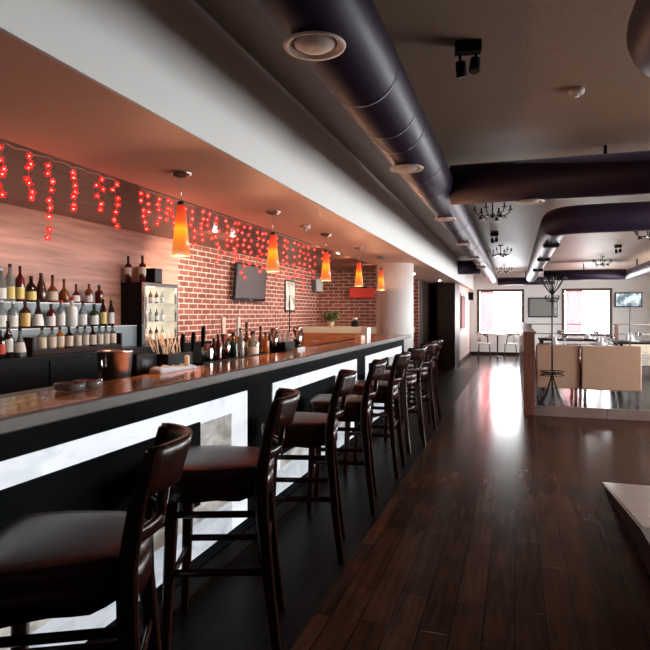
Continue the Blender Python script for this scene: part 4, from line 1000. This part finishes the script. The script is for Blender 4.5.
# iron coat stand
t = thing('coat_stand', 'tall black iron coat stand with curled hooks before the tan sofas', 'coat stand', (0.51, 9.10, ZPF))
HT = 1.80
MB().tube([(0, 0, .10), (0, 0, HT)], .012, 10).sphere((0, 0, HT + .02), .022, 10).build('pole', 'iron', t)
for k in range(8):
    a = 2 * PI * k / 8 + .2; c, s = math.cos(a), math.sin(a)
    MB().tube([(0.01 * c, .01 * s, HT - .22), (.07 * c, .07 * s, HT - .15), (.13 * c, .13 * s, HT - .06), (.175 * c, .175 * s, HT + .02), (.20 * c, .20 * s, HT + .03), (.205 * c, .205 * s, HT - .005), (.185 * c, .185 * s, HT - .02)], .007, 6).build('hook', 'iron', t)
    MB().tube([(.01 * c, .01 * s, HT - .30), (.05 * c, .05 * s, HT - .33), (.09 * c, .09 * s, HT - .29), (.10 * c, .10 * s, HT - .25), (.08 * c, .08 * s, HT - .235)], .006, 6).build('lower_hook', 'iron', t)
rg = MB().tube([(.16 * math.cos(2 * PI * k / 28), .16 * math.sin(2 * PI * k / 28), .47) for k in range(29)], .007, 6, cap=False)
rg.tube([(.16 * math.cos(2 * PI * k / 28), .16 * math.sin(2 * PI * k / 28), .415) for k in range(29)], .006, 6, cap=False)
for k in range(10):
    a = 2 * PI * k / 10; c, s = math.cos(a), math.sin(a)
    rg.tube([(.155 * c, .155 * s, .415), (.10 * c, .10 * s, .46), (.05 * c, .05 * s, .42), (.008 * c, .008 * s, .445)], .005, 6)
rg.build('umbrella_ring', 'iron', t)
for k in range(6):
    a = 2 * PI * k / 6 + .3; c, s = math.cos(a), math.sin(a)
    MB().tube([(.012 * c, .012 * s, .40), (.05 * c, .05 * s, .28), (.10 * c, .10 * s, .12), (.17 * c, .17 * s, .02), (.20 * c, .20 * s, .012), (.205 * c, .205 * s, .04), (.185 * c, .185 * s, .055)], .008, 6).build('foot', 'iron', t)
# dark low bench under the left sofa area
# second pole further back
t = thing('slim_stand', 'thin black upright pole stand in front of the lit far television', 'stand', (1.94, 11.6, ZPF))
MB().lathe([(0, 0), (.14, 0), (.14, .015), (.02, .03), (0, .03)], seg=20).build('base', 'iron', t); MB().tube([(0, 0, .02), (0, 0, 1.44)], .010, 8).build('pole', 'iron', t)

# dining tables with place settings
def table(loc, w, d, label, n_, group):
    t = thing('dining_table', label, 'table', loc, 0, group)
    MB().box(-w / 2, w / 2, -d / 2, d / 2, .71, .75).build('tabletop', 'dark_wood', t, bevel=.005)
    for sx in (-1, 1):
        for sy in (-1, 1): MB().box(sx * (w / 2 - .06) - .03, sx * (w / 2 - .06) + .03, sy * (d / 2 - .06) - .03, sy * (d / 2 - .06) + .03, 0, .71).build('leg', 'dark_wood', t)
    return t
TG = 'dark dining tables on the platform'
TABS = [((1.05, 11.25, ZPF), 'dark dining table laid with white plates right behind the left tan sofa', 'nearest left table'), ((1.15, 14.0, ZPF), 'dark dining table laid with white plates in the middle of the platform', 'rear table'), ((2.55, 13.0, ZPF), 'dark dining table laid with white plates behind the right tan sofa', 'right-hand table')]
for loc, lab, short in TABS:
    table(loc, 1.3, .8, lab, 4, TG); z = loc[2] + .7505
    for k, (px, py, w) in enumerate(((-.38, -.2, 'front left'), (.36, -.2, 'front right'), (-.38, .2, 'rear left'), (.36, .2, 'rear right'))):
        p = thing('dinner_plate', 'white dinner plate at %s of the %s' % (w, short), 'plate', (loc[0] + px, loc[1] + py, z), group='white plates on the dining tables')
        MB().lathe([(0, 0), (.08, 0), (.13, .016), (.128, .02), (.08, .006), (0, .006)], seg=24).build('dish', 'plate_white', p)
        o = MB().lathe([(.055, 0), (.05, .02), (.03, .08), (.004, .14), (0, .15)], seg=10).build('folded_napkin', 'plate_white', loc=(loc[0] + px, loc[1] + py, z + .0065)); tag(o, 'white cone-folded napkin on the plate at %s of the %s' % (w, short), 'napkin', 'folded napkins on the plates')
        g = thing('wine_glass', 'clear wine glass by the plate at %s of the %s' % (w, short), 'glass', (loc[0] + px + .17, loc[1] + py + .06, z), group='wine glasses on the dining tables')
        MB().lathe([(0, 0), (.032, 0), (.03, .004), (.005, .01), (.004, .08), (.02, .09), (.036, .12), (.034, .17), (.033, .17), (.034, .12), (.0, .085)], seg=14).build('glass_bowl', 'glass_item', g)
# railing in front of the far windows
rl = thing('railing', 'thin horizontal steel railing with brown posts in front of the far windows', 'railing', (2.3, 17.6, ZPF))
for z in (1.0, .74): MB().tube([(-1.95, 0, z), (2.2, 0, z)], .011, 8).build('rail', 'rail_steel', rl)
for x in (-1.9, .30, 2.15): MB().box(x - .05, x + .05, -.04, .04, 0, 1.0 if x != .30 else .99).build('post', 'partition_wood' if x > 0 else 'rail_steel', rl, bevel=.004)

# ------------------------------------------------------------------ world and render look
w = bpy.data.worlds.new('world'); sc.world = w; w.use_nodes = True
bg = w.node_tree.nodes['Background']; wn, wl = w.node_tree.nodes, w.node_tree.links
# overcast daylight: bright sky, dimmer street below the horizon, brightest beyond the far windows
wtc = wn.new('ShaderNodeTexCoord'); wsp = wn.new('ShaderNodeSeparateXYZ'); wl.new(wtc.outputs['Generated'], wsp.inputs[0])
wz = wn.new('ShaderNodeMapRange'); wz.inputs[1].default_value = -0.12; wz.inputs[2].default_value = 0.02; wz.inputs[3].default_value = 10.0; wz.inputs[4].default_value = 16.0; wl.new(wsp.outputs[2], wz.inputs[0])
wy = wn.new('ShaderNodeMapRange'); wy.inputs[1].default_value = 0.0; wy.inputs[2].default_value = 1.0; wy.inputs[3].default_value = 1.0; wy.inputs[4].default_value = 2.2; wl.new(wsp.outputs[1], wy.inputs[0])
wm = wn.new('ShaderNodeMath'); wm.operation = 'MULTIPLY'; wl.new(wz.outputs[0], wm.inputs[0]); wl.new(wy.outputs[0], wm.inputs[1])
bg.inputs[0].default_value = (0.95, 0.98, 1.0, 1); wl.new(wm.outputs[0], bg.inputs[1])
vs = sc.view_settings; vs.view_transform = 'Standard'; vs.look = 'None'; vs.exposure = 0.0; vs.gamma = 1.0; vs.use_curve_mapping = False
sc.cycles.use_denoising = True
sc.cycles.max_bounces = 10; sc.cycles.diffuse_bounces = 5; sc.cycles.transparent_max_bounces = 16
sc.cycles.caustics_reflective = False; sc.cycles.caustics_refractive = False
sc.cycles.sample_clamp_indirect = 6.0
